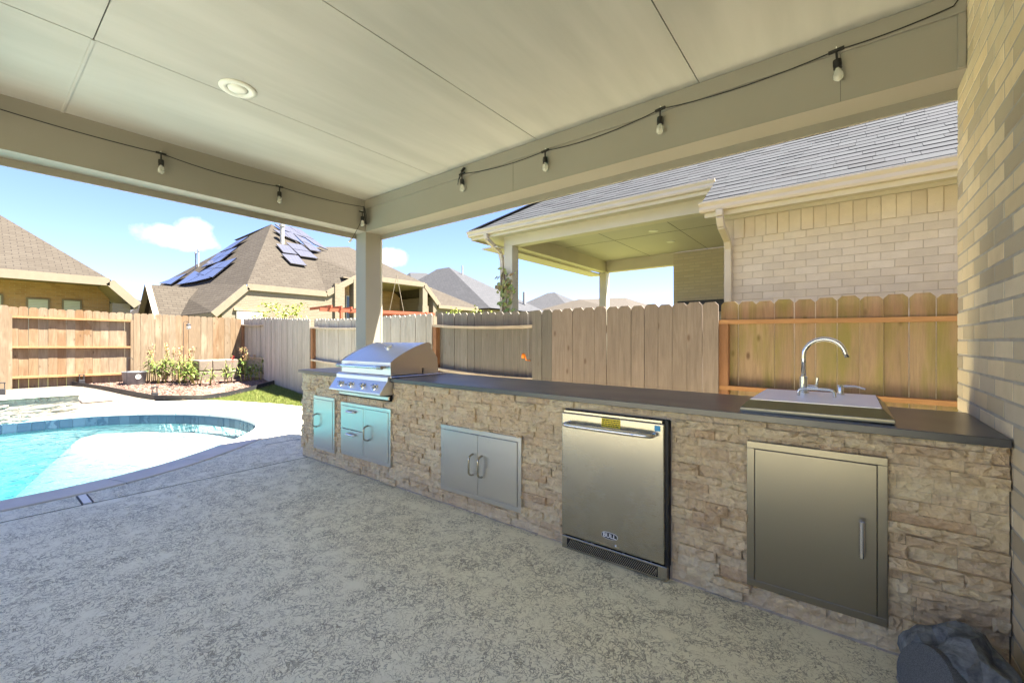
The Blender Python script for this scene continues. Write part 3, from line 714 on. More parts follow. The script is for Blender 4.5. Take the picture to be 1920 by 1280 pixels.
for (y0, y1, side, mk) in ((-3.2, yA, 'near', 'cedar'), (yA, yB, 'far', 'cedar_orange'), (yB, Yf(XL) - .05, 'near', 'cedar')):
    nb = round((y1 - y0) / .1405); stp = (y1 - y0) / nb; dx = .05 if side == 'near' else -.05
    for i in range(nb):
        y = y0 + stp * (i + .5); zb = .185; hgt = interp(TOPL, y) + frr.uniform(-.01, .01) - zb
        me, sc = bmesh_for(mk if frr.random() < .75 else ('cedar' if mk != 'cedar' else 'cedar_orange'), hgt)
        inst(me, 'picket', lf, (XL + dx + frr.uniform(-.003, .003), y, zb), (frr.uniform(-.003, .003), frr.uniform(-.004, .004), R(90)), (stp / .1405 * frr.uniform(.985, 1), 1, sc))
    for zr in (1.745, 1.09, .43):
        MB().bar((XL, y0, zr + .03 * (1 - (y0 + y1) / 5)), (XL, y1, zr - .01), .085 if side == 'far' else .04, .045).build('rail', M['rail'], lf, loc=(XL, (y0 + y1) / 2, zr))
for y in (yA, yB, 4.98): box('post', M['cedar'], lf, XL - .04, XL + .045, y - .05, y + .05, .15, interp(TOPL, y) - .17 if y < 4 else 1.8)
# orange cap hooked on the fence
p = on_y(981, 667, 4.15)
oc = thing('orange_clip', 'small bright orange plastic clip hanging on the grey fence board', 'clip', p)
MB().lathe([(.01, -.03), (.02, -.025), (.023, 0), (.017, .025), (.008, .03)], p, (.1, -.1, 1), 10).build('body', M['orange'], oc, smooth=True)
MB().tube([p + Vector((.02, 0, .02)), p + Vector((.035, .0, -.01)), p + Vector((.02, .03, -.05)), p + Vector((.02, .12, -.06))], .006, 6).build('hook', M['orange'], oc)

# ================================================================ OUR HOUSE: covered patio
WX = .445                                                         # face of the brick wall
BYI, BYO = 2.95, 3.16                                             # right beam inner / outer face
BXI, BXO = -4.52, -4.73                                           # left beam inner / outer face
ZC, ZB = 2.895, 2.525                                             # ceiling, beam underside
YB_ = -.35                                                        # unseen back edge of the patio roof, set close to let daylight in
hs = thing('brick_house', 'tan brick house with greige covered patio roof over the camera', 'house', (WX, BYO, 0))
bw = box('brick_wall', M['mortar'], hs, WX + .0016, WX + .30, YB_ - .2, BYO - .006, -.05, ZC + .25)
def chamfer_brick(l, h, dpt, mat, name, seed):
    rr = random.Random(seed); c = .0025; mb = MB(); j = lambda: rr.uniform(-.0015, .0015)
    vs = [(0, -l / 2 + j(), -h / 2 + j()), (0, l / 2 + j(), -h / 2 + j()), (0, l / 2 + j(), h / 2 + j()), (0, -l / 2 + j(), h / 2 + j())]
    o = [(c, y * (1 + 2 * c / l), z * (1 + 2 * c / h)) for (_, y, z) in vs]; b_ = [(dpt, y, z) for (_, y, z) in o]
    mb.add(vs + o + b_, [(0, 1, 2, 3)] + [(i, (i + 1) % 4, 4 + (i + 1) % 4, 4 + i) for i in range(4)] + [(4 + i, 4 + (i + 1) % 4, 8 + (i + 1) % 4, 8 + i) for i in range(4)])
    me = bpy.data.meshes.new(name); me.from_pydata(mb.v, [], mb.f)
    bm = bmesh.new(); bm.from_mesh(me); bmesh.ops.recalc_face_normals(bm, faces=bm.faces); bm.to_mesh(me); bm.free(); me.materials.append(mat); return me
BL, BH = .222, .0575; CRS = .0721
full = [chamfer_brick(BL, BH, .05, M['brick'], 'brick', k) for k in range(6)]
half = [chamfer_brick(.115, BH, .05, M['brick'], 'brick', 20 + k) for k in range(3)]
brr = random.Random(21); k = 0; z = .036
while z < ZC + .02:
    y = BYO
    if k % 2:
        y -= .1155; inst(brr.choice(half), 'brick', bw, (WX + brr.uniform(-.0008, .0006), y + .0577, z), (0, brr.uniform(-.006, .006), brr.uniform(-.006, .006))); y -= .016
    while y > 1.75:
        y -= BL; inst(brr.choice(full), 'brick', bw, (WX + brr.uniform(-.0008, .0006), y + BL / 2, z), (brr.uniform(-.005, .005), 0, brr.uniform(-.003, .003))); y -= .016
    z += CRS; k += 1
MB().box(WX, WX + .01, YB_, 1.5, 0, ZC).build('brick_facing', M['housewall'], hs)
ce = box('ceiling', M['joint'], hs, BXI - .02, WX + .01, YB_, BYI + .02, ZC + .008, ZC + .05)
xs = [BXI, -3.30, -2.034, -.76, WX + .006]; ys = [YB_, .445, BYI]
for i in range(4):
    for j in range(2):
        g = .003
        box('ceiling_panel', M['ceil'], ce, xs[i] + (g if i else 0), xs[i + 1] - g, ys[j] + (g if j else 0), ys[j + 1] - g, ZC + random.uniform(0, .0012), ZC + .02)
box('batten', M['ceil'], ce, BXI, xs[1] - .004, .437, .453, ZC - .004, ZC + .002)
# beams with trim, soffit and drip fascia
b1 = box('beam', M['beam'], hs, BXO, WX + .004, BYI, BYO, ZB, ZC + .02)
box('crown_strip', M['beam'], b1, BXI, WX, BYI - .012, BYI - .0005, ZC - .105, ZC - .002, .003)
box('corner_cap', M['beam'], b1, WX - .03, WX - .003, BYI - .018, BYI - .0005, ZB + .002, ZC - .11)
box('drip_board', M['beam'], b1, BXO - .02, WX + .2, BYO + .001, BYO + .022, ZB - .055, ZC)
for px in (962, 1576): 
    q = on_y(px, 300, BYI); box('seam', M['joint'], b1, q.x - .0012, q.x + .0012, BYI - .0011, BYI + .01, ZB + .003, ZC - .11)
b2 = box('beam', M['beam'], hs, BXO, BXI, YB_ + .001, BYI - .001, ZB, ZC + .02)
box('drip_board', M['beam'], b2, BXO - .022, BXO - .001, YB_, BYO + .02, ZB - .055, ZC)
b3 = box('beam', M['beam'], hs, BXO, WX + .004, YB_ - .211, YB_ - .001, ZB, ZC + .02)  # unseen back beam; patio left open behind it for daylight
box('post', M['beam'], hs, BXO + .002, BXI - .002, YB_ - .209, YB_ - .003, -.02, ZB - .001)
ps = box('post', M['beam'], hs, BXO + .002, BXI - .002, BYI + .002, BYO - .002, -.02, ZB - .001)
box('base_trim', M['beam'], ps, BXO - .014, BXI + .014, BYI - .012, BYO + .014, -.02, .14, .004)
box('side_trim', M['paint'], ps, BXI - .03, BXI + .004, BYO - .0005, BYO + .018, -.01, ZB - .06)
# roof above (its overhang and slope shade the patio)
mb = MB(); ex, ey, eb = BXO - .03, BYO + .26, YB_ - .43; ze = 2.88; ym = (ey + eb) / 2; hr = .9
A = [(ex, ey, ze), (9, ey, ze), (9, eb, ze), (ex, eb, ze)]; T = [(ex + 2.9, ym, ze + hr), (9, ym, ze + hr)]
mb.poly(A[0], A[1], T[1], T[0]); mb.poly(A[2], A[3], T[0], T[1]); mb.poly(A[3], A[0], T[0])
mb.build('roof', M['tanroof'], hs, fixn=False)
mb = MB().box(ex, 9, BYO + .023, ey, ze - .27, ze - .255); mb.box(ex, BXO - .023, eb, BYO + .023, ze - .27, ze - .255); mb.box(BXO - .023, 9, eb, YB_ - .212, ze - .27, ze - .255)
mb.build('soffit', M['paint'], hs)
mb = MB().box(ex, 9, ey - .02, ey + .0, ze - .3, ze + .02); mb.box(ex - .02, ex, eb, ey, ze - .3, ze + .02); mb.box(ex, 9, eb, eb + .02, ze - .3, ze + .02)
mb.build('fascia', M['paint'], hs)
box('side_wall', M['housewall'], hs, WX + .31, 9, BYO - .3, BYO, -.05, ze - .02)
box('side_wall', M['housewall'], hs, WX + .31, 9, YB_ - .2, YB_ + .1, -.05, ze - .02)
box('side_wall', M['housewall'], hs, 8.7, 9, YB_ + .11, BYO - .31, -.05, ze - .02)

rl = thing('recessed_light', 'round white recessed downlight in the patio ceiling', 'ceiling light', on_z(446, 166, ZC))
p = on_z(446, 166, ZC)
MB().lathe([(.108, 0), (.108, -.006), (.10, -.013), (.075, -.014), (.062, -.006), (.06, .004)], p, n=32).build('trim_ring', M['white'], rl, autosmooth=40)
MB().lathe([(.06, .001), (.056, -.010), (.035, -.0145), (.01, -.016)], p, n=28).build('lens', M['white'], rl, smooth=True)

# string lights -------------------------------------------------------------------------
st = thing('string_light', 'black patio string light with clear bulbs along both beams', 'string lights', (BXI, BYI, 2.8))
XW, YW = BXI + .03, BYI - .035
left = [on_x(px, py, XW) for px, py in ((0, 204), (302, 288), (524, 350))]; left[0] = Vector((XW, .02, left[1].z + .01))
corner = Vector((BXI + .04, BYI - .05, 2.80))
right = [on_y(px, py, YW) for px, py in ((866, 326), (1022, 283), (1238, 205), (1568, 95))]
def sag(a, b, s_, n=9): return [a.lerp(b, i / n) - Vector((0, 0, 4 * s_ * (i / n) * (1 - i / n))) for i in range(n + 1)]
wire = sag(left[0], left[1], .015)[1:] + sag(left[1], left[2], .03)[1:] + sag(left[2], corner, .02)[1:]
MB().tube(wire, .0035, 6).build('wire', M['black'], st, smooth=True)
end = on_y(1788, 12, YW)
wire = sag(right[0], right[1], .03) + sag(right[1], right[2], .035)[1:] + sag(right[2], right[3], .03)[1:] + sag(right[3], end, .012)[1:] + [end + Vector((.02, 0, .03)), end + Vector((.024, 0, .09))]
MB().tube(wire, .0035, 6).build('wire', M['black'], st, smooth=True)
# coiled slack in the corner and short loop near the first right bulb
lo = []
for i in range(60):
    a = i / 60 * 2 * math.pi * 4; lo.append(corner + Vector((.03 + .022 * math.sin(a) + i * .0004, -.012 - .02 * math.sin(a * 1.07), -.11 + .10 * math.cos(a))))
MB().tube([corner] + lo, .0035, 6).build('wire', M['black'], st, smooth=True)
q = right[0]; MB().tube([q + Vector((.02, 0, .035)), q + Vector((-.02, -.005, -.0)), q + Vector((-.05, 0, -.06)), q + Vector((-.06, .005, -.09)), q + Vector((-.045, 0, -.05)), q], .0035, 6).build('wire', M['black'], st, smooth=True)
MB().bar(q + Vector((-.005, 0, .02)), q + Vector((.035, 0, .05)), .02, .016).build('plug', M['black'], st)
pl = Vector((BXI - .02, BYI - .03, 2.62)); lead = [corner + Vector((.0, -.02, -.1)), corner + Vector((-.03, -.03, -.2)), on_x(660, 448, BXI + .05)]
MB().tube(lead, .003, 6).build('wire', M['black'], st)
e2 = lead[-1]; MB().tube([e2, e2 + Vector((-.01, -.03, -.04))], .011, 8).build('plug', M['white'], st)
def hang(q, tdir, tilt=(0, 0)):
    tdir = Vector(tdir).normalized(); d = Vector((tilt[0], tilt[1], -1)).normalized()
    so_ = MB().bar(q - tdir * .035, q + tdir * .035, .014, .014).tube([q, q + d * .05], .006, 6).lathe([(.009, 0), (.019, .004), (.0205, .03), (.018, .048), (.02, .05)], q + d * .05, d, 12).build('socket', M['black'], st, autosmooth=45)
    MB().lathe([(.013, 0), (.0155, .012), (.0225, .026), (.0245, .042), (.021, .058), (.012, .067), (.002, .07)], q + d * .1, d, 14).build('bulb', M['bulb'], so_, smooth=True)
    MB().tube([q + Vector((0, 0, .004)), q + Vector((0, 0, .02)), Vector((q.x if abs(tdir.x) > .5 else BXI, BYI if abs(tdir.x) > .5 else q.y, q.z + .022))], .0022, 5).build('hook', M['white'], so_)
hang(left[0], (0, 1, 0)); hang(left[1], (0, 1, 0)); hang(left[2], (0, 1, 0), (.02, 0))
hang(corner + Vector((.012, -.03, -.07)), (0, 1, 0), (.05, 0))
for i, q in enumerate(right): hang(q, (1, 0, .1), ((.02, 0), (.015, 0), (-.03, 0), (.06, 0))[i])

# ================================================================ OUTDOOR KITCHEN
KY, KX0, KX1, KYB = 2.226, -4.59, WX - .004, 2.915
def ctz(x): return .886 + (.922 - .886) * (KX1 - x) / (KX1 - KX0)     # countertop is a touch out of level
kt = thing('kitchen_counter', 'long outdoor kitchen counter faced in split travertine with black granite top', 'counter', ((KX0 + KX1) / 2, KY, 0))
GX0, GX1 = -3.80, -3.03                                           # grill cut-out
OPEN = [(-4.305, -3.915, .14, .665), (-3.79, -3.03, .165, .645), (-2.405, -1.66, .12, .595), (-1.345, -.708, -.01, .826), (-.358, .118, .115, .762), (GX0 - .01, GX1 + .02, .735, 1.0)]
# core with the cut-outs left open, so the built-ins sit in real recesses
mb = MB(); ops = sorted(OPEN[:5])
def core(x0, x1, z0, z1): mb.box(x0, x1, KY + .012, KYB - .02, z0, z1)
xcur = KX0
for (a, b, z0, z1) in [OPEN[0], OPEN[1], OPEN[2], OPEN[3], OPEN[4]]:
    ztop = .735 if a == OPEN[1][0] else min(ctz(xcur), ctz(a)) - .034
    core(xcur, a + .03, 0, ctz(a) - .034)
    if z0 > .02: core(a + .031, b - .031, 0, z0 + .03)
    if z1 - .03 < (.73 if a == OPEN[1][0] else ctz(b) - .04): core(a + .031, b - .031, z1 - .03, .73 if a == OPEN[1][0] else ctz(b) - .034)
    mb.box(a + .031, b - .031, KYB - .04, KYB - .02, z0 + .031 if z0 > .02 else 0, z1 - .031)
    xcur = b - .03
core(xcur, KX1, 0, ctz(KX1) - .034)
mb.build('core', M['grout'], kt, fixn=False)
pieces = stone_layout(KX0, KX1, .012, 1.0, OPEN, rh=(.036, .056), seed=17, lmin=.07, lmax=.23)
pl2 = []
for (a, b, z0, z1) in pieces:
    zm = ctz((a + b) / 2) - .031
    if z0 > zm - .012: continue
    z1 = min(z1, zm); pl2.append((a, b, z0, z1))
def app(s): x, z = (s[0] + s[1]) / 2, (s[2] + s[3]) / 2; d = depth((x, KY, z)); return -(s[1] - s[0]) * (s[3] - s[2]) / d ** 2.6
pl2.sort(key=app); srr = random.Random(9); rest = MB()
for i, (a, b, z0, z1) in enumerate(pl2):
    me = srr.choice(STONES); dp = srr.choice((.010, .014, .02, .027, .036)) * srr.uniform(.8, 1.2); y0 = KY + .016
    g = .0012; sx = (b - a - g) * srr.choice((1, -1)); sz = (z1 - z0 - g) * srr.choice((1, -1)); c0 = ((a + b) / 2, (z0 + z1) / 2)
    if i < 300:
        # mirrored variants are made by turning the piece half round its depth axis
        ry = 0 if sx * sz > 0 and sx > 0 else R(180)
        inst(me, 'stone', kt, (c0[0], y0, c0[1]), (0, ry, 0), (abs(sx), dp, abs(sz)))
    else:
        rest.add([(c0[0] + v.co.x * abs(sx), y0 + v.co.y * dp, c0[1] + v.co.z * abs(sz)) for v in me.vertices], [tuple(f.vertices) for f in me.polygons])
if rest.v: kind(rest.build('stones', M['stone'], kt), 'stuff')
def slab(x0, x1, y0, y1, nm):
    m_ = MB(); za, zb = ctz(x0), ctz(x1); th = .031
    m_.add([(x0, y0, za - th), (x1, y0, zb - th), (x1, y1, zb - th), (x0, y1, za - th), (x0, y0, za), (x1, y0, zb), (x1, y1, zb), (x0, y1, za)], [(0, 3, 2, 1), (4, 5, 6, 7), (0, 1, 5, 4), (1, 2, 6, 5), (2, 3, 7, 6), (3, 0, 4, 7)])
    return m_.build(nm, M['granite'], kt, bevel=.0025)
YF_ = KY - .026
slab(KX0 - .03, GX0 - .012, YF_, KYB, 'countertop'); slab(GX1 + .012, KX1, YF_, KYB, 'countertop'); slab(GX0 - .0115, GX1 + .0115, 2.80, KYB, 'countertop')

def dhandle(mb, x, y, z0, z1, off=.045, r=.0075, vertical=True):
    n_ = 6; P = []
    for i in range(n_ + 1):
        a = math.pi / 2 * i / n_; P.append((0, -off * math.sin(a) if i < n_ else -off, .03 * (1 - math.cos(a))))
    pts = [(d_, z0 + h_) for (_, d_, h_) in P] + [(d_, z1 - h_) for (_, d_, h_) in reversed(P)]
    if vertical: mb.tube([(x, y + d_, h_) for d_, h_ in pts], r, 10)
    else: mb.tube([(h_, y + d_, x) for d_, h_ in pts], r, 10)
    return mb
def frame(mb, x0, x1, z0, z1, wd, y0, y1):
    mb.box(x0, x1, y0, y1, z0, z0 + wd); mb.box(x0, x1, y0, y1, z1 - wd, z1); mb.box(x0, x0 + wd, y0, y1, z0 + wd, z1 - wd); mb.box(x1 - wd, x1, y0, y1, z0 + wd, z1 - wd); return mb
def unit(name, label, cat, x0, x1, z0, z1, leaves, wd=.03, st_='steel'):
    u = thing(name, label, cat, ((x0 + x1) / 2, KY, z0)); yf = KY - .016
    frame(MB(), x0, x1, z0, z1, wd, yf, KY + .035).build('frame', M[st_], u, bevel=.0015)
    box('gap_shade_sheet', M['gap'], u, x0 + wd - .002, x1 - wd + .002, KY + .03, KY + .034, z0 + wd - .002, z1 - wd + .002)  # near-black sheet standing in for shade in the door gaps
    for (nm, a, b, c0, c1, hd) in leaves:
        lf_ = box(nm, M[st_], u, a, b, yf - .003, KY + .028, c0, c1, .0015)
        hm = MB()
        if hd[0] == 'v': dhandle(hm, hd[1], yf - .003, hd[2], hd[3])
        elif hd[0] == 'h': dhandle(hm, hd[1], yf - .003, hd[2], hd[3], .03, .009, False)
        elif hd[0] == 'bar':
            x, a0, a1 = hd[1:]; hm.tube([(x, yf - .045, a0), (x, yf - .045, a1)], .0095, 14)
            for zz in (a0 + .015, a1 - .015): hm.tube([(x, yf - .003, zz), (x, yf - .045, zz)], .006, 8)
        hm.build('handle', M['chrome'] if hd[0] != 'v' else M['steel_dark'], lf_, autosmooth=50)
    return u
g = .003; w_ = .03
u = unit('access_door', 'small single stainless door at the counter far left end, left of the grill', 'cabinet door', -4.31, -3.91, .135, .67,
     [('door', -4.31 + w_ + g, -3.91 - w_ - g, .165 + g, .64 - g, ('v', -4.235, .36, .49))])
u = unit('drawer_cabinet', 'stainless cabinet under the grill with two drawers and one door', 'cabinet', -3.795, -3.025, .16, .65,
     [('drawer', -3.795 + w_ + g, -3.425, .405 + g, .62 - g, ('h', .575, -3.67, -3.53)), ('drawer', -3.795 + w_ + g, -3.425, .19 + g, .405 - g, ('h', .365, -3.67, -3.53)),
      ('door', -3.385, -3.025 - w_ - g, .19 + g, .62 - g, ('v', -3.345, .345, .475))])
box('divider', M['steel'], u, -3.422, -3.388, KY - .017, KY + .025, .192, .618)
u = unit('double_access_door', 'wide stainless double door between the grill cabinet and the refrigerator', 'cabinet door', -2.41, -1.655, .115, .60,
     [('door', -2.41 + w_ + g, -2.0335, .145 + g, .57 - g, ('v', -2.075, .285, .43)), ('door', -2.0305, -1.655 - w_ - g, .145 + g, .57 - g, ('v', -1.99, .285, .43))])
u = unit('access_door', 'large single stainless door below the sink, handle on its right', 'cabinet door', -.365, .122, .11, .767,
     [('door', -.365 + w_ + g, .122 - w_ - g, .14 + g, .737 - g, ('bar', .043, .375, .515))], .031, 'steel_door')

# refrigerator
fx0, fx1 = -1.337, -.717; fy = KY - .04
fr_ = thing('refrigerator', 'stainless built-in outdoor refrigerator with tubular handle and yellow sticker', 'refrigerator', ((fx0 + fx1) / 2, KY, 0))
box('cabinet', M['black'], fr_, fx0 + .006, fx1 - .004, KY - .004, KYB - .06, .002, .818)
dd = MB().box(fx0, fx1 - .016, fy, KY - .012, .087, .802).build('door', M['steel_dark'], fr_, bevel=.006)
box('hinge_strip', M['black'], fr_, fx1 - .0155, fx1 + .001, fy + .012, KY + .05, .075, .815)
box('top_trim', M['steel_dark'], fr_, fx0 + .01, fx1 - .03, fy + .008, KY + .02, .804, .814)
kp = box('kick_plate', M['steel_dark'], fr_, fx0, fx1 - .004, fy + .004, KY + .02, .004, .078, .002)
box('vent_recess', M['gap'], kp, fx0 + .035, fx1 - .05, fy + .0015, fy + .0035, .016, .066)
mb = MB(); x = fx0 + .035
while x < fx1 - .052:
    mb.bar((x, fy + .0005, .0165), (min(x + .03, fx1 - .051), fy + .0005, .0655), .0032, .002, (0, 1, 0)); x += .0105
mb.build('vent_slats', M['steel_dark'], kp)
hp = [(fx0 + .045, fy, .742), (fx0 + .04, fy - .03, .742), (fx0 + .055, fy - .052, .742), (fx0 + .10, fy - .062, .742), (fx0 + .31, fy - .066, .742), (fx1 - .125, fy - .062, .742), (fx1 - .08, fy - .052, .742), (fx1 - .062, fy - .03, .742), (fx1 - .067, fy, .742)]
hd = MB().tube(catmull(hp, 4), .0115, 14).build('handle', M['chrome'], dd, smooth=True)
for x in (fx0 + .13, fx1 - .155): MB().tube([(x - .004, fy - .0645, .742), (x + .004, fy - .0645, .742)], .0132, 14).build('handle_ring', M['chrome'], hd if False else dd)
sy = fy - .0006
lab = box('yellow_sticker', M['yellow'], dd, -1.078, -.968, sy - .0008, fy - .0001, .748, .796)
rr = random.Random(2)
for i in range(4):
    z = .788 - i * .0105; x = -1.074
    while x < -.976:
        l = rr.uniform(.006, .018); box('print', M['ink'], lab, x, min(x + l, -.972), sy - .0012, sy - .0005, z - .0022, z + .0022); x += l + .004
box('blue_sticker', M['blue'], dd, -.782, -.752, sy - .0008, fy - .0001, .762, .79)
# badge: black rounded plate with silver BULL lettering
def ellipse_plate(cx_, cz_, rx, rz, y0, y1, n_=28, pw=2.8):
    P = []
    for i in range(n_):
        a = 2 * math.pi * i / n_; ca, sa = math.cos(a), math.sin(a)
        P.append((cx_ + rx * math.copysign(abs(ca) ** (2 / pw), ca), cz_ + rz * math.copysign(abs(sa) ** (2 / pw), sa)))
    return MB().prism(P, y0, y1, 'y')
cx_, cz_ = -1.03, .155
bd = ellipse_plate(cx_, cz_, .047, .0185, fy - .004, fy - .0002).build('badge', M['silverink'], dd)
ellipse_plate(cx_, cz_, .0448, .0165, fy - .0048, fy - .0038).build('badge_field', M['ink'], fr_)
def text(body, size, x, y, z, mat, parent, name='lettering', sx=1.0):
    cu = bpy.data.curves.new(name, 'FONT'); cu.body = body; cu.size = size; cu.align_x = 'CENTER'; cu.align_y = 'CENTER'; cu.extrude = .0004; cu.offset = size * .025
    to = bpy.data.objects.new(name, cu); COL.objects.link(to); bpy.context.view_layer.update()
    me = bpy.data.meshes.new_from_object(to.evaluated_get(bpy.context.evaluated_depsgraph_get())); bpy.data.objects.remove(to)
    me.transform(Matrix.Rotation(R(90), 4, 'X') @ Matrix.Diagonal((sx, 1, 1, 1))); me.materials.clear(); me.materials.append(mat)
    o = bpy.data.objects.new(name, me); COL.objects.link(o); o.parent = parent; o.location = Vector((x, y, z)) - worg(parent); return o
text('BULL', .031, cx_, fy - .0054, cz_, M['silverink'], fr_, 'lettering', 1.1)
MB().lathe([(.006, 0), (.006, .003), (.004, .004)], (-.995, fy, .108), (0, -1, 0), 14).build('lock', M['chrome'], dd)

# grill --------------------------------------------------------------------------------
gr = thing('gas_grill', 'stainless built-in gas grill with domed hood and four control knobs', 'grill', ((GX0 + GX1) / 2, KY, .735))
zc_ = ctz(-3.4)
body = MB(); body.box(GX0 + .003, GX1 - .003, KY + .0, 2.79, .739, zc_ + .012); body.build('fire_box', M['steel'], gr)
MB().box(GX0 - .03, GX0 + .0, KY - .03, 2.82, ctz(GX0) + .0008, zc_ + .014).build('trim_flange', M['chrome'], gr, bevel=.002); MB().box(GX1, GX1 + .035, KY - .03, 2.82, zc_ + .0008, zc_ + .012).build('trim_flange', M['chrome'], gr, bevel=.002)
HZ0, HZ1 = zc_ + .02, 1.04; a0, a1 = (KY - .006, HZ1), (2.63, 1.205)
prof = [(KY - .006, HZ0), (KY - .006, HZ1)]
for i in range(1, 17):
    f = i / 16; a = R(62) * f
    prof.append((KY - .006 + (2.636 - KY + .006) * (math.sin(R(14) + (R(90) - R(14)) * f) - math.sin(R(14))) / (1 - math.sin(R(14))) * .55 + (2.636 - KY + .006) * f * .45, HZ1 + (1.208 - HZ1) * math.sin(R(90) * f ** .85)))
prof += [(2.66, 1.195), (2.645, 1.02), (2.63, .985), (2.55, .985), (2.55, HZ0)]
ins = MB().prism(prof, GX0 + .004, GX1 - .004, 'x').build('hood', M['steel_h'], gr, autosmooth=28)
mb = MB()
for x in (GX0 + .0005, GX1 - .0035):
    mb = MB(); mb.prism([(KY - .010, HZ0)] + [(y - .004, z + .004) for (y, z) in prof[1:18]] + [(2.665, 1.195), (2.648, 1.02), (2.63, .982), (2.553, .982), (2.553, HZ0)], x, x + .003, 'x'); mb.build('hood_side', M['steel'], ins)
MB().prism([(2.58, zc_ + .015), (2.58, .98), (2.64, .98), (2.66, 1.16), (2.70, 1.13), (2.745, 1.07), (2.76, zc_ + .015)], GX0 + .012, GX1 - .012, 'x').build('back_panel', M['steel'], gr)
hb = MB(); hz = 1.0
hb.tube([(GX0 + .05, KY - .068, hz), (GX1 - .06, KY - .068, hz)], .0135, 16)
hb.build('handle', M['chrome'], ins, autosmooth=50)
hb = MB()
for x in (GX0 + .075, GX1 - .085): hb.tube([(x, KY - .006, hz), (x, KY - .062, hz)], .011, 10); 
for x in (GX0 + .062, GX1 - .072): hb.tube([(x - .03, KY - .068, hz), (x + .03, KY - .068, hz)], .0165, 14)
hb.build('handle_bracket', M['steel_dark'], ins, autosmooth=50)
# thermometer on the hood's curve
j = 8; pt = Vector((-3.39, (prof[j][0] + prof[j + 1][0]) / 2, (prof[j][1] + prof[j + 1][1]) / 2)); nn = Vector((0, -(prof[j + 1][1] - prof[j][1]), prof[j + 1][0] - prof[j][0])).normalized()
if nn.z < 0: nn = -nn
tg = MB().lathe([(.04, -.004), (.04, .012), (.036, .016), (.032, .016)], pt, nn, 24).build('thermometer', M['chrome'], ins, autosmooth=40)
MB().lathe([(.031, .013), (.031, .0165)], pt, nn, 24).build('dial_face', M['silverink'], gr)
# control panel: bullnose, sloping face, lip
pz = zc_ + .016; cp = [(KY + .0, pz), (KY - .03, pz), (KY - .05, pz - .012), (KY - .052, pz - .045), (KY - .062, pz - .055), (KY - .125, .790), (KY - .125, .778), (KY - .1, .772), (KY + .0, .772)]
pn = MB().prism(cp, GX0 - .012, GX1 + .012, 'x').build('control_panel', M['steel_h'], gr, bevel=.002)
pa, pb = Vector((0, KY - .062, pz - .055)), Vector((0, KY - .125, .790)); pn_n = Vector((0, -(pa.z - pb.z), -(pb.y - pa.y))).normalized()
pn_n = Vector((0, (pb.z - pa.z), -(pb.y - pa.y))).normalized()
if pn_n.y > 0: pn_n = -pn_n
for x in (-3.655, -3.49, -3.31, -3.135):
    c0 = Vector((x, 0, 0)) + pa.lerp(pb, .48)
    kb = MB().lathe([(.033, 0), (.033, .004), (.030, .007), (.021, .008), (.0205, .026), (.018, .030)], c0, pn_n, 24).build('knob', M['chrome'], gr, autosmooth=35)
    MB().bar(c0 + pn_n * .03 + Vector((-.0, 0, 0)), c0 + pn_n * .036, .036, .009, (0, 0, 1)).build('grip', M['steel_dark'], kb)
c0 = Vector((-3.575, 0, 0)) + pa.lerp(pb, .5)
MB().bar(c0, c0 + pn_n * .006, .022, .016).build('igniter', M['steel_dark'], gr)
box('drip_tray', M['steel'], gr, GX0 + .02, GX1 + .012, KY - .042, KY - .022, .728, .756, .003)
box('tray_gap_shade', M['gap'], gr, GX0 + .0, GX1 + .014, KY - .028, KY - .004, .716, .771)  # solid near-black block; the gap's shade is put into its colour

# sink ---------------------------------------------------------------------------------
sz = ctz(-.13); sx0, sx1, sy0, sy1 = -.405, .148, 2.275, 2.86
sk = thing('drop_in_sink', 'stainless drop-in bar sink with flat cover and gooseneck faucet', 'sink', ((sx0 + sx1) / 2, (sy0 + sy1) / 2, sz))
mb = MB(); zt0, zt1, zt2 = sz + .0006, sz + .018, sz + .054; i_ = .034
vs = [(sx0, sy0, zt0), (sx1, sy0, zt0), (sx1, sy1, zt0), (sx0, sy1, zt0), (sx0, sy0, zt1), (sx1, sy0, zt1), (sx1, sy1, zt1), (sx0, sy1, zt1),
      (sx0 + i_, sy0 + .03, zt2), (sx1 - i_, sy0 + .03, zt2), (sx1 - i_, sy1 - .01, zt2), (sx0 + i_, sy1 - .01, zt2)]
mb.add(vs, [(3, 2, 1, 0), (0, 1, 5, 4), (1, 2, 6, 5), (2, 3, 7, 6), (3, 0, 4, 7), (4, 5, 9, 8), (5, 6, 10, 9), (6, 7, 11, 10), (7, 4, 8, 11)])
mb.build('rim', M['steel_door'], sk, bevel=.002)  # rim's dark reflection comes from this darker steel colour
box('cover', M['steel_h'], sk, sx0 + i_ + .004, sx1 - i_ - .004, sy0 + .033, sy1 - .014, zt2 + .0005, zt2 + .005, .0015)
zz = zt2 + .005
fx, fy2 = -.185, 2.74
fa = MB().lathe([(.025, 0), (.025, .004), (.0195, .006), (.0195, .085), (.016, .087)], (fx, fy2, zz), n=24).build('faucet', M['chrome'], sk, autosmooth=40)
arc = [Vector((fx, fy2, zz + .05)), Vector((fx, fy2, zz + .17))]
rx = .088
for i in range(1, 15):
    a = R(180) - R(168) * i / 14; arc.append(Vector((fx + rx + rx * math.cos(a), fy2 - .0 * i, zz + .195 + .088 * math.sin(a))))
arc[1] = Vector((fx, fy2, zz + .19)); arc.append(arc[-1] + Vector((.008, 0, -.022)))
MB().tube(arc, .0115, 16).build('spout', M['chrome'], fa, smooth=True)
MB().tube([(fx + .01, fy2, zz + .03), (fx + .062, fy2, zz + .03)], .013, 14).tube([(fx + .055, fy2, zz + .035), (fx + .06, fy2, zz + .082)], [.005, .0075], 10).build('lever', M['chrome'], fa, autosmooth=45)
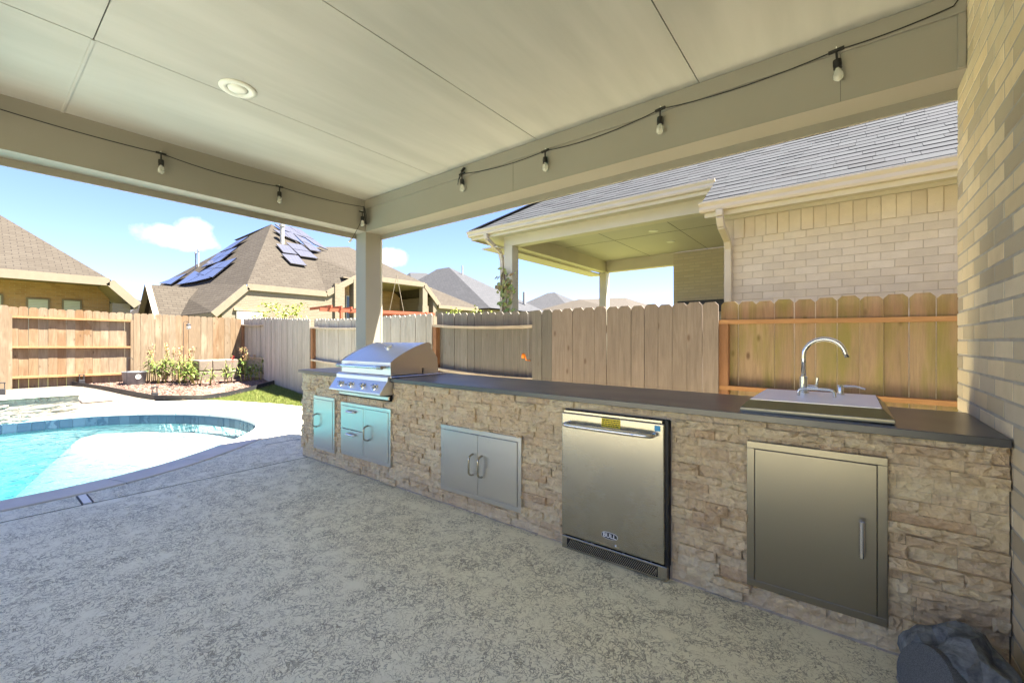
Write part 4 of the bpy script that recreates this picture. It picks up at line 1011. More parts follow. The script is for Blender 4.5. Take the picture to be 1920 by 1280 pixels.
MB().lathe([(.017, 0), (.017, .004), (.0135, .005), (.0135, .048), (.012, .05)], (-.03, fy2 + .02, zz), n=20).tube([(-.03, fy2 + .02, zz + .042), (.03, fy2 + .02, zz + .044), (.068, fy2 + .01, zz + .034)], [.006, .0045, .0035], 8).build('soap_dispenser', M['chrome'], sk, autosmooth=40)
hp = catmull([(fx - .012, 2.60, zz), (fx - .010, 2.60, zz + .022), (fx + .006, 2.60, zz + .034), (fx + .06, 2.60, zz + .035), (fx + .115, 2.60, zz + .034), (fx + .132, 2.60, zz + .022), (fx + .134, 2.60, zz)], 4)
MB().tube(hp, .007, 10).build('cover_handle', M['chrome'], sk, smooth=True)

# rock speaker ---------------------------------------------------------------------------
rk = thing('rock_speaker', 'dark grey fake-rock garden speaker on the floor beside the brick wall', 'speaker', (.285, 1.97, 0))
bm = bmesh.new(); bmesh.ops.create_icosphere(bm, subdivisions=4, radius=1); rr = random.Random(44)
from mathutils import noise as mnoise
fdir = Vector((-.72, -.62, .30)).normalized()
for v in bm.verts:
    d = v.co.normalized(); q = d * 2.1 + Vector((3.3, 1.2, 7.7))
    cell = mnoise.voronoi(q)[0][0]; r_ = .86 + .22 * mnoise.noise(d * 1.5 + Vector((9, 2, 4))) + .26 * (cell - .35) + .05 * mnoise.noise(d * 7)
    k_ = d.dot(fdir)
    if k_ > .70: r_ = min(r_, .80 / max(k_, .3))
    v.co = Vector((d.x * .165 * r_ , d.y * .20 * r_, d.z * .175 * r_ + .125))
    if v.co.z < 0: v.co.z = 0
me = bpy.data.meshes.new('shell'); bm.to_mesh(me); bm.free(); me.materials.append(M['rock'])
o = bpy.data.objects.new('shell', me); COL.objects.link(o); o.parent = rk
c0 = Vector((.285, 1.97, .12)) + Vector((fdir.x * .155, fdir.y * .2, fdir.z * .155)) * .80
fn = Vector((fdir.x / .155, fdir.y / .2, fdir.z / .155)).normalized()
gl_ = MB().lathe([(.098, -.05), (.100, .0), (.096, .010), (.088, .012), (.04, .016), (.004, .017)], c0, fn, 32).build('grille', M['cloth'], rk, autosmooth=40)

# ================================================================ NEIGHBOUR'S HOUSE BEHIND THE FENCE
GY, GZ, PT = 5.4, 2.78, .67                                       # main eave line, height, roof pitch
WY = 5.86; NX0 = -1.22; PY = 6.2; PZ = GZ + PT * (PY - GY); PX0 = -5.9
nh = thing('neighbor_house', 'cream brick neighbour house with grey shingle roof and open covered patio', 'house', (NX0, WY, 0))
nw = box('brick_wall', M['nmortar'], nh, NX0 + .012, 9, WY + .006, WY + .3, -.06, GZ + .02)
MB().prism([(WY + .01, -.06), (10.6, -.06), (10.6, PZ), (6.2, PZ), (WY + .01, 3.11)], NX0, NX0 + .01, 'x').build('side_wall', M['nwall'], nh)
def flat_brick(l, h, name, seed, mat):
    me = chamfer_brick(l, h, .04, mat, name, seed); me.transform(Matrix.Rotation(R(90), 4, 'Z')); return me
NL, NH = .205, .0755; NC = .0836
nf = [flat_brick(NL, NH, 'brick', 60 + k, M['nbrick']) for k in range(5)]; nhf = [flat_brick(NL / 2 - .005, NH, 'brick', 70 + k, M['nbrick']) for k in range(3)]
nrr = random.Random(31); SOLD = GZ - .30                           # soldier course starts here
z = SOLD - NC / 2; k = 0
while z > 1.3:
    x = NX0
    if k % 2: inst(nrr.choice(nhf), 'brick', nw, (x + NL / 4, WY + nrr.uniform(-.002, .002), z)); x += NL / 2 + .005
    while x < 1.95:
        inst(nrr.choice(nf), 'brick', nw, (x + NL / 2, WY + nrr.uniform(-.003, .003), z), (0, 0, nrr.uniform(-.005, .005))); x += NL + .008
    z -= NC; k += 1
ns = [flat_brick(.105, .238, 'soldier_brick', 80 + k, M['nbrick']) for k in range(4)]
x = NX0; k = 0
while x < 1.95:
    inst(nrr.choice(ns), 'soldier_brick', nw, (x + .053, WY - (.012 if k % 3 == 1 else 0), SOLD + .122)); x += .115; k += 1
MB().box(NX0, 9, WY - .004, WY + .007, -.06, 1.26).build('lower_wall', M['nwall'], nh)
MB().box(2.0, 9, WY - .004, WY + .007, 1.262, GZ).build('wall_end', M['nwall'], nh)
box('frieze_board', M['ntrim'], nh, NX0 - .0, 9, WY - .03, WY - .008, SOLD + .245, GZ - .005)
box('soffit', M['ntrim'], nh, NX0 - .12, 9, GY + .02, WY - .03, GZ - .018, GZ - .008)
def gutter(x0, x1, y, z, nm='gutter'):
    pr = [(y, z - .11), (y - .07, z - .11), (y - .085, z - .085), (y - .085, z - .05), (y - .115, z - .02), (y - .115, z), (y - .10, z), (y - .10, z - .012), (y, z - .02)]
    return MB().prism(pr, x0, x1, 'x').build(nm, M['gutter'], nh)
gutter(NX0 - .16, 9, GY + .015, GZ + .06); gutter(PX0 - .02, NX0 - .165, PY + .015, PZ + .06)
box('fascia', M['ntrim'], nh, NX0 - .12, 9, GY + .016, GY + .036, GZ - .10, GZ + .055)
box('fascia', M['ntrim'], nh, PX0, NX0 - .165, PY + .016, PY + .036, PZ - .10, PZ + .055)
# patio: beams, posts, ceiling, back wall
PB = 6.52; PXp = -5.2; PBk = 10.6; zb_, zc2 = 3.07, 3.36
box('soffit', M['ntrim'], nh, PX0, NX0, PY + .037, PB - .001, PZ - .06, PZ - .05)
box('beam', M['ntrim'], nh, PXp - .1, NX0 - .001, PB, PB + .2, zb_, zc2 + .1)
bl_ = box('beam', M['ntrim'], nh, PXp - .1, PXp + .1, PB + .201, PBk, zb_, zc2 + .1)
box('trim_board', M['ntrim'], bl_, PXp - .5, PXp - .101, PB - .2, PBk + .3, zb_ - .04, zb_ - .015)
box('beam', M['ntrim'], nh, PXp - .1, -3.3, PBk + .001, PBk + .2, zb_, zc2 + .1)
for (x, y) in ((PXp, PB + .1), (PXp, PBk + .1)): box('post', M['ntrim'], nh, x - .1, x + .1, y - .099, y + .099, -.06, zb_ - .001)
nc = box('ceiling', M['nceil'], nh, PXp + .1, NX0 - .001, PB + .2, PBk, zc2, zc2 + .02)
for x in (-3.9, -2.55): box('seam', M['gap'], nc, x - .004, x + .004, PB + .21, PBk - .01, zc2 - .002, zc2 + .001)
box('seam', M['gap'], nc, PXp + .11, NX0 - .01, 8.5, 8.508, zc2 - .0022, zc2 + .001)
for px, py in ((1225, 433), (1258, 453)):
    q = on_z(px, py, zc2); MB().lathe([(.09, 0), (.09, -.008), (.06, -.012)], q, n=20).build('downlight', M['white'], nc, autosmooth=40)
box('patio_wall', M['nwall'], nh, -3.33, NX0 - .005, PBk, PBk + .25, -.06, zc2 - .001)
box('fireplace_top', M['darkmetal'], nh, -3.2, -1.75, PBk - .12, PBk - .002, 1.9, 2.17)
# downspouts
def downspout(P, nm='downspout'): 
    m_ = MB()
    for i in range(len(P) - 1): m_.bar(P[i], P[i + 1], .075, .075, (1, 0, 0))
    m_.build(nm, M['gutter'], nh, bevel=.01)
x = NX0 + .06
downspout([(x, GY - .06, GZ - .05), (x, GY - .05, GZ - .12), (x, GY + .02, GZ - .22), (x, WY - .12, GZ - .32), (x, WY - .055, GZ - .42), (x, WY - .05, .0)])
x = PXp - .17
downspout([(PX0 + .45, PY - .05, PZ - .04), (PX0 + .46, PY - .03, PZ - .14), (x - .02, PB - .0, PZ - .36), (x, PB + .03, PZ - .5), (x, PB + .04, 0)])
# shingle courses as overlapping tabs
def tabs(p0, udir, vdir, nrm, rows, ulim, mat, parent, name='shingles', ex_=.143, seed=1, wmin=.16, wmax=.36):
    rr = random.Random(seed); mb = MB()
    for r_ in range(rows):
        u0, u1 = ulim(r_ * ex_)
        u = u0 - rr.uniform(0, .2)
        while u < u1:
            l = rr.uniform(wmin, wmax); a, b = max(u, u0), min(u + l, u1); lift = rr.choice((.003, .003, .006))
            if b - a > .01:
                drop = rr.choice((0, 0, 0, .012)); v0, v1 = r_ * ex_ + drop, (r_ + 1) * ex_ + .02
                q = [p0 + udir * a + vdir * v0 + nrm * (lift + .006), p0 + udir * (b - .003) + vdir * v0 + nrm * (lift + .006), p0 + udir * (b - .003) + vdir * v1 + nrm * .003, p0 + udir * a + vdir * v1 + nrm * .003]
                mb.add(q + [q[0] - nrm * (lift + .004), q[1] - nrm * (lift + .004)], [(0, 1, 2, 3), (4, 5, 1, 0), (4, 0, 3), (5, 2, 1)])
            u += l
    return kind(mb.build(name, mat, parent, fixn=False), 'stuff')
sl_ = math.hypot(1, PT); vd = Vector((0, 1 / sl_, PT / sl_)); nd = Vector((0, -PT / sl_, 1 / sl_)); e_ = .0
mb = MB(); top = 6.0
def rp(x, y): return Vector((x, y, GZ + .06 + PT * (y - GY)))
mb.poly(rp(NX0 - .16, GY), rp(9, GY), rp(9, GY + top), rp(PX0 + (GY + top - PY), GY + top), rp(PX0, PY), rp(NX0 - .16, PY))
rf = mb.build('roof', M['underlay'], nh)
vPY = (PY - GY) * sl_
def ul(v):
    y = GY + v / sl_
    if y < PY - .03: return NX0 - .16, 4.0
    return PX0 + (y - PY), 4.0
tabs(rp(0, GY - .02), Vector((1, 0, 0)), vd, nd, 34, ul, M['nshingle'], rf, seed=8)
hip = MB(); a_, b_ = rp(PX0 - .02, PY - .02) + nd * .02, rp(PX0 + 5.1, PY + 5.1) + nd * .02
hip.bar(a_, b_, .16, .02).build('hip_cap', M['nshingle'], rf)
mb = MB(); mb.poly(rp(PX0, PY), rp(PX0 + 5.2, PY + 5.2), Vector((PX0, 10.75, PZ + .06))); mb.build('roof_side', M['greyroof'], nh)
box('eave_return', M['ntrim'], nh, PX0, PX0 + .02, PY + .04, 11.2, PZ - .10, PZ + .05)
box('eave_soffit', M['ntrim'], nh, PX0 + .021, PXp - .101, PB + .0, 11.2, PZ - .06, PZ - .05)
mb = MB(); mb.poly(rp(NX0 - .16, GY) - Vector((0, 0, .01)), rp(NX0 - .16, PY) - Vector((0, 0, .01)), rp(NX0 - .16, PY) - Vector((0, 0, .5)), rp(NX0 - .16, GY) - Vector((0, 0, .11)))
mb.build('rake_board', M['ntrim'], nh)

# vine on the neighbour's patio post
def leaf_quad(mb, c, n_, s_, rr, k=5):
    n_ = n_.normalized(); u, v = rotframe(n_); a = rr.uniform(0, 6.28); u, v = u * math.cos(a) + v * math.sin(a), v * math.cos(a) - u * math.sin(a)
    mb.add([c - u * s_, c - u * s_ * .3 + v * s_ * .62 + n_ * s_ * .12, c + u * s_ * .55 + v * s_ * .42, c + u * s_ * 1.1 - n_ * s_ * .15, c + u * s_ * .55 - v * s_ * .42, c - u * s_ * .3 - v * s_ * .62 + n_ * s_ * .12], [(0, 1, 2, 3), (0, 3, 4, 5)])
vn = thing('climbing_vine', 'sparse vine climbing the neighbour patio post above the fence', 'vine', (PXp - .1, PB - .05, 0))
rr = random.Random(12); mb = MB()
for k in range(3):
    P = []; 
    for i in range(16): P.append((PXp - .14 + .07 * k + .03 * math.sin(i * 1.3 + k * 2), PB - .02 - .02 * k + .02 * math.cos(i + k), .2 + i * .158))
    mb.tube(P, .008, 5)
mb.build('stem', M['bark'], vn)
mb = MB()
for i in range(95):
    t_ = rr.gauss(0, 1); q = Vector((PXp - .03 + rr.gauss(0, .10), PB - .05 + rr.gauss(0, .06), 2.30 + rr.gauss(0, .21) if rr.random() < .8 else rr.uniform(1.5, 2.3)))
    leaf_quad(mb, q, Vector((rr.uniform(-.6, .6), -1, rr.uniform(0, .8))), rr.uniform(.035, .07), rr)
mb.build('leaves', M['vine'], vn, fixn=False)

# ================================================================ HOUSES BEYOND THE GARDEN
def V(*a): return Vector(a)
def roof_faces(name, faces, mat, parent): 
    mb = MB()
    for f in faces: mb.poly(*f)
    return mb.build(name, mat, parent)
HX = -19.5
mh = thing('tan_house', 'tan shingle house with rooftop solar panels and cream brick gables', 'house', (HX, 10, 0))
C1, C1b = V(HX, 7.2, 3.57), V(HX, 10.62, 3.57); AP = V(HX - 4, 9.83, 7.29); LO = V(HX, 6.01, 2.36); FAR = V(-31, 7.0, 4.55); FLO = V(-32, 5.4, 2.3)
RG = on_plane(560, 436, AP, V(1, 0, 0)); 
roof_faces('roof_left', [(C1, AP, FAR), (LO, C1, FAR, FLO)], M['tanroof'], mh)
A2 = V(-23, 13.9, 6.75); E2a, E2b = V(HX, 12.3, 4.6), V(HX, 16.6, 4.62); LO2 = V(HX, 17.75, 3.5)
VT = V(HX - 3.2, 11.3, 6.25)
roof_faces('roof_front', [(C1, C1b, V(HX - 2.2, 11.1, 5.6), VT, AP)], M['tanroof'], mh)
roof_faces('roof_middle', [(C1b, E2a, A2, VT, V(HX - 2.2, 11.1, 5.6)), (AP, VT, A2, V(-30, 14, 6.8), V(-29, 10, 7.3))], M['tanroof'], mh)
roof_faces('roof_patio', [(E2a, E2b, A2), (E2b, LO2, V(-30, 19, 3.5), V(-30, 14, 6.75), A2)], M['tanroof'], mh)
LE = [V(HX + .1, 17.6, 3.42), V(HX + .1, 21.6, 3.42)]
roof_faces('roof_low', [(LE[0], LE[1], V(HX - 2.6, 18.6, 5.0), V(HX - 2.6, 16.8, 5.2)), (LE[1], V(HX - 6, 21.6, 3.4), V(HX - 2.6, 18.6, 5.0))], M['tanroof'], mh)
def fas(pts, w_=.05, h_=.26, par=mh, m_='fascia'):
    mb = MB()
    for a, b in zip(pts, pts[1:]): mb.bar(a - V(0, 0, .1), b - V(0, 0, .1), w_, h_, (0, 0, 1))
    mb.build('fascia', M[m_], par)
o_ = V(.04, 0, 0)
fas([LO + o_, C1 + o_, C1b + o_, E2a + o_, E2b + o_, LO2 + o_]); fas([LE[0] + o_, LE[1] + o_], .05, .2); fas([LO, FLO], .05, .16)
wx = HX - .015
mw = MB(); mw.poly(V(wx, 6.3, -.1), V(wx, 11.4, -.1), V(wx, 11.4, 3.9), V(wx, 10.6, 3.45), V(wx, 7.25, 3.45), V(wx, 6.3, 2.5)); mw.build('front_wall', M['farbrick'], mh)
MB().poly(V(wx, 6.3, -.1), V(-32, 6.3, -.1), V(-32, 6.3, 2.4), V(wx, 6.3, 2.5)).build('side_wall', M['farbrick'], mh)
def window(x, y0, y1, z0, z1, par, pane, n_=1, fr_='farwhite'):
    wo = box('window', M[fr_], par, x - .02, x + .05, y0, y1, z0, z1); 
    for k in range(n_):
        a = y0 + (y1 - y0) * k / n_ + .05; b = y0 + (y1 - y0) * (k + 1) / n_ - .05; box('pane', M[pane], wo, x + .03, x + .056, a, b, z0 + .05, z1 - .05)
        if pane == 'blind':
            mb = MB(); z = z0 + .08
            while z < z1 - .08: mb.box(x + .055, x + .064, a, b, z, z + .025); z += .06
            mb.build('slats', M['farwhite'], wo)
q0, q1 = on_x(443, 582, wx), on_x(492, 597, wx); window(wx, q0.y, q1.y, 1.1, q0.z, mh, 'blind')
box('lintel', M['farbrown'], mh, wx, wx + .07, q0.y - .1, q1.y + .1, q0.z + .005, q0.z + .1)
box('pier', M['farbrick'], mh, wx - .1, wx + .12, 11.0, 11.5, -.1, 4.0)
box('inner_wall', M['farbrown'], mh, wx - 1.2, wx - 1.0, 11.45, 13.4, -.1, 4.3)
window(wx - 1.0, 12.2, 13.2, 1.2, 3.6, mh, 'farglass', 2)
box('patio_back_wall', M['farbrown'], mh, wx - 3.4, wx - 3.2, 13.4, 17.8, -.1, 4.4); box('patio_ceiling', M['fascia'], mh, wx - 3.4, wx, 11.5, 17.2, 4.35, 4.4)
box('patio_side_wall', M['farbrick'], mh, wx - 3.4, wx - .0, 17.3, 17.6, -.1, 3.9)
box('column', M['farbrick'], mh, wx - .3, wx + .1, 16.4, 16.85, -.1, 3.3); box('column_cap', M['fascia'], mh, wx - .26, wx + .06, 16.45, 16.8, 3.3, 4.35)
box('column', M['farbrick'], mh, wx - .3, wx + .1, 12.0, 12.35, -.1, 4.3)
box('low_wall', M['farbrick'], mh, wx - .3, wx - .1, 17.6, 21.3, -.1, 3.3)
window(wx - .1, 17.9, 19.2, 1.5, 2.75, mh, 'farglass', 1, 'fascia'); window(wx - .1, 19.5, 20.8, 1.5, 2.75, mh, 'farglass', 1, 'fascia')
# little side gable
G = on_x(277, 533, -24.3); gz = G.z
roof_faces('dormer_roof', [(G, V(G.x, G.y + 3.2, gz), V(G.x + 1.5, G.y + 2.0, gz - 1.6), V(G.x + 1.5, G.y, gz - 1.6)), (G, V(G.x - 1.5, G.y, gz - 1.6), V(G.x - 1.5, G.y + 2.0, gz - 1.6), V(G.x, G.y + 3.2, gz))], M['tanroof'], mh)
MB().prism([(G.x - 1.35, .0), (G.x + 1.35, .0), (G.x + 1.35, gz - 1.5), (G.x, gz - .12), (G.x - 1.35, gz - 1.5)], G.y + .25, G.y + .45, 'y').build('dormer_wall', M['farbrick'], mh)
mb = MB(); mb.bar(G, V(G.x + 1.5, G.y, gz - 1.6), .05, .2, (0, 1, 0)); mb.bar(G, V(G.x - 1.5, G.y, gz - 1.6), .05, .2, (0, 1, 0)); mb.build('barge_board', M['fascia'], mh)
# solar panels: arrays laid on the two big slopes, split into single panels
def solar(corners, nu, nv, p, n_, parent, mat=None):
    P = [on_plane(x, y, p, n_) for x, y in corners]
    for i in range(nu):
        for j in range(nv):
            g_ = .03
            def at(u, v): return (P[0] * (1 - u) + P[1] * u) * (1 - v) + (P[3] * (1 - u) + P[2] * u) * v + n_ * .13
            u0, u1, v0, v1 = (i + g_) / nu, (i + 1 - g_) / nu, (j + g_) / nv, (j + 1 - g_) / nv
            q = [at(u0, v0), at(u1, v0), at(u1, v1), at(u0, v1)]
            MB().add(q + [x - n_ * .05 for x in q], [(0, 1, 2, 3), (7, 6, 5, 4), (0, 4, 5, 1), (1, 5, 6, 2), (2, 6, 7, 3), (3, 7, 4, 0)]).build('solar_panel', [M['solar']], parent)
nl = (AP - C1).cross(FAR - C1).normalized(); nl = nl if nl.z > 0 else -nl
def Q(*pts): return [(240 + x / 4, 380 + y / 4) for x, y in pts]
solar(Q((560, 500), (700, 455), (840, 345), (690, 395)), 2, 2, C1, nl, mh); solar(Q((700, 385), (790, 355), (925, 262), (830, 300)), 1, 2, C1, nl, mh)
solar(Q((520, 555), (650, 575), (835, 425), (690, 465)), 2, 2, C1, nl, mh)
nl2 = (C1 - LO).cross(FAR - LO).normalized(); nl2 = nl2 if nl2.z > 0 else -nl2
solar(Q((375, 630), (515, 605), (640, 575), (520, 520)), 2, 1, C1, nl, mh); solar(Q((245, 615), (335, 625), (460, 540), (370, 570)), 2, 1, C1, nl, mh)
nf_ = (C1b - C1).cross(AP - C1).normalized(); nf_ = nf_ if nf_.z > 0 else -nf_
solar(Q((1140, 395), (1270, 410), (1340, 490), (1215, 470)), 1, 1, C1, nf_, mh); solar(Q((1100, 320), (1200, 335), (1270, 405), (1160, 390)), 1, 1, C1, nf_, mh)
solar(Q((1175, 310), (1300, 330), (1425, 435), (1285, 415)), 1, 2, C1, nf_, mh); solar(Q((1080, 215), (1230, 240), (1290, 315), (1135, 250)), 2, 1, C1, nf_, mh)
solar(Q((1230, 240), (1330, 290), (1450, 385), (1360, 370)), 1, 2, C1, nf_, mh); solar(Q((1090, 172), (1200, 190), (1330, 280), (1140, 212)), 1, 1, C1, nf_, mh)
solar(Q((1200, 190), (1290, 215), (1500, 370), (1390, 325)), 1, 2, C1, nf_, mh)
for (px, py, hgt) in ((367, 503, .85), (372, 500, .9)):
    q = on_plane(px, py, C1, nl); MB().tube([q - V(0, 0, .2), q + V(0, 0, hgt)], .035, 8).tube([q + V(0, 0, hgt - .06), q + V(0, 0, hgt + .02)], .055, 8).build('vent_pipe', M['pipe'], mh)
q = on_plane(529, 455, C1, nf_); MB().tube([q - V(0, 0, .2), q + V(0, 0, .85)], .10, 10).tube([q + V(0, 0, .8), q + V(0, 0, .9)], .13, 10).build('vent_pipe', M['pipe'], mh)

# left house
lh = thing('brown_brick_house', 'tan-roofed brick house at left beyond the cedar fence with covered patio', 'house', (-21, 1, 0))
D1, D0, D2 = V(-21, 3.25, 3.47), V(-21, -4.5, 3.47), V(-21, 4.02, 2.66); DA = V(-26, .25, 6.57)
roof_faces('roof', [(D0, D1, DA, V(-26, -2, 6.57)), (D1, D2, V(-33, 4.02, 2.66), V(-33, .2, 6.6), DA), (D0, V(-26, -2, 6.57), V(-33, -4.5, 3.4))], M['tanroof'], lh)
fas([D0 + o_, D1 + o_, D2 + o_], .05, .28, lh); fas([D2, V(-33, 4.02, 2.66)], .05, .2, lh)
box('wall', M['farbrown'], lh, -23.6, -23.3, -4.5, 3.6, -.1, 3.5); box('patio_ceiling', M['fascia'], lh, -23.6, -21.1, -4.5, 3.3, 3.38, 3.43)
MB().poly(V(-23.6, 3.25, 3.35), V(-21.1, 3.25, 3.35), V(-21.1, 3.85, 2.6), V(-23.6, 3.85, 2.6)).build('sloped_ceiling', M['fascia'], lh)
for (pa_, pb__, n_) in (((49, 558), (93, 578), 1), ((116, 561), (153, 580), 1), ((-60, 548), (6, 578), 1)):
    q0, q1 = on_x(pa_[0], pa_[1], -23.3), on_x(pb__[0], pb__[1], -23.3); window(-23.3, q0.y, q1.y, 1.0, q0.z, lh, 'blind', n_, 'fascia')
box('column', M['farbrick'], lh, -21.6, -21.15, 3.35, 3.85, -.1, 2.62); box('side_wall', M['farbrick'], lh, -33, -21.65, 3.6, 3.8, -.1, 2.6)

# grey hip-roofed houses far off
def hiphouse(name, label, cs, apexes, mat, wall, ez=3.3):
    c = sum((V(*q, 0) for q in cs), V(0, 0, 0)) / 4
    h_ = thing(name, label, 'house', (c.x, c.y, 0)); K = [V(*q, ez) for q in cs]; a, b = apexes
    roof_faces('roof', [(K[0], K[1], a), (K[1], K[2], b, a), (K[2], K[3], b), (K[3], K[0], a, b)], mat, h_)
    m_ = MB()
    for i in range(4):
        p0, p1 = K[i].lerp(V(c.x, c.y, ez), .05), K[(i + 1) % 4].lerp(V(c.x, c.y, ez), .05); m_.poly(V(p0.x, p0.y, -.1), V(p1.x, p1.y, -.1), p1 - V(0, 0, .05), p0 - V(0, 0, .05))
    m_.build('wall', wall, h_, fixn=False); return h_
g1 = hiphouse('grey_roof_house', 'big grey hip-roofed house beyond the fence left of the vine post', [(-34, 21.1), (-18.3, 21.1), (-18.3, 28.1), (-34, 28.1)], (at_d(842, 501, 36), at_d(842, 501, 36) + V(-1.5, 0, 0)), M['greyroof'], M['farbrick'], 3.4)
for (px, py, d_) in ((867, 506, 35), (983, 556, 33)):
    q = at_d(px, py, d_); MB().tube([q - V(0, 0, .6), q + V(0, 0, .35)], .06 if px < 900 else .12, 8).build('vent_pipe', M['pipe'], g1)
hiphouse('grey_roof_house', 'grey hip roof peeking between the tan house and the big grey roof', [(-42, 24), (-29, 24), (-29, 33), (-42, 33)], (at_d(769, 511, 44), at_d(800, 512, 45)), M['greyroof'], M['farbrick'], 3.4)
a_ = at_d(1040, 548, 52)
hiphouse('grey_roof_house', 'small distant grey pyramid roof just right of the vine post', [(a_.x - 7, a_.y - 6), (a_.x + 7, a_.y - 6), (a_.x + 7, a_.y + 6), (a_.x - 7, a_.y + 6)], (a_, a_ + V(-1, 0, 0)), M['greyroof'], M['farbrick'], 3.4)
a_, b_ = at_d(1085, 561, 46), at_d(1172, 558, 50)
hiphouse('beige_roof_house', 'distant beige-roofed house seen through the neighbour patio posts', [(a_.x - 6, a_.y - 5), (b_.x + 6, a_.y - 5), (b_.x + 7, b_.y + 5), (a_.x - 6, b_.y + 5)], (a_, b_), M['beigeroof'], M['farbrick'], 3.6)
a_ = at_d(240, 556, 42)
hiphouse('grey_roof_house', 'sliver of far grey roof between the two tan-roofed houses', [(a_.x - 7, a_.y - 6), (a_.x + 6, a_.y - 6), (a_.x + 6, a_.y + 5), (a_.x - 7, a_.y + 5)], (a_, a_ + V(-1, 0, 0)), M['greyroof'], M['farbrick'], 3.3)

# red pergola behind the fence
pg = thing('red_pergola', 'red-stained pergola slats showing above the fence behind the patio post', 'pergola', at_d(720, 640, 16.5) - V(0, 0, 1.2))
for k in range(10):
    a = at_d(622 + k * 19, 574 + k * 1.8, 16.0 + k * .25); MB().bar(a, a + V(-2.2, .3, .02), .05, .10).build('slat', M['redwood'], pg)
MB().bar(at_d(600, 580, 16), at_d(815, 589, 18.2), .08, .12).build('beam', M['redwood'], pg)
for px, d_ in ((640, 16.3), (800, 18.0)): q = at_d(px, 585, d_); MB().bar(V(q.x, q.y, -.06), q, .1, .1, (0, 1, 0)).build('post', M['redwood'], pg)
q = at_d(744, 515, 20.5)
MB().tube([q, at_d(730, 585, 20.3)], .012, 5).build('rope', M['fascia'], pg); MB().tube([q, at_d(757, 585, 20.3)], .012, 5).build('rope', M['fascia'], pg)

# ================================================================ PLANTS AND GARDEN PIECES
def leaves_cloud(mb, pts, s0, s1, rr):
    for q in pts: leaf_quad(mb, q, Vector((rr.uniform(-1, 1), rr.uniform(-1.2, .4), rr.uniform(.1, 1.2))), rr.uniform(s0, s1), rr)
rr = random.Random(77)
c_ = at_d(525, 585, 13.2); yt = thing('young_tree', 'lime-leaved young tree top poking over the silvered fence', 'tree', (c_.x, c_.y, -.06))
tr_ = MB(); tips = []
tr_.tube([V(c_.x, c_.y, -.06), V(c_.x + .03, c_.y, .9), V(c_.x, c_.y, 1.6)], [.035, .028, .02], 7)
for (px, py) in ((505, 570), (520, 575), (540, 578), (560, 574), (490, 590), (530, 590), (555, 585)):
    q = at_d(px, py, 13.2 + rr.uniform(-.3, .3)); tr_.tube([V(c_.x, c_.y, 1.3 + rr.uniform(0, .25)), V(c_.x, c_.y, 1.5).lerp(q, .5) + V(0, 0, .05), q], [.014, .009, .004], 5); tips.append(q)
tr_.build('trunk', M['bark'], yt); mb = MB(); P = []
for q in tips:
    for k in range(34): P.append(q + V(rr.gauss(0, .11), rr.gauss(0, .13), rr.gauss(-.03, .085)))
leaves_cloud(mb, P, .028, .06, rr); mb.build('crown', M['lime'], yt, fixn=False)
for (px, py, lab_) in ((852, 583, 'sprig of lime leaves above the fence in front of the low tan roof'), (893, 583, 'sprig of pale leaves above the fence in front of the big grey roof')):
    c_ = at_d(px, py + 4, 13); sp_ = thing('young_tree', lab_, 'tree', (c_.x, c_.y, -.06))
    MB().tube([V(c_.x, c_.y, -.06), V(c_.x, c_.y, c_.z)], [.03, .008], 6).build('trunk', M['bark'], sp_); mb = MB()
    leaves_cloud(mb, [c_ + V(rr.gauss(0, .16), rr.gauss(0, .1), rr.gauss(0, .09)) for _ in range(46)], .025, .05, rr); mb.build('crown', M['lime'], sp_, fixn=False)

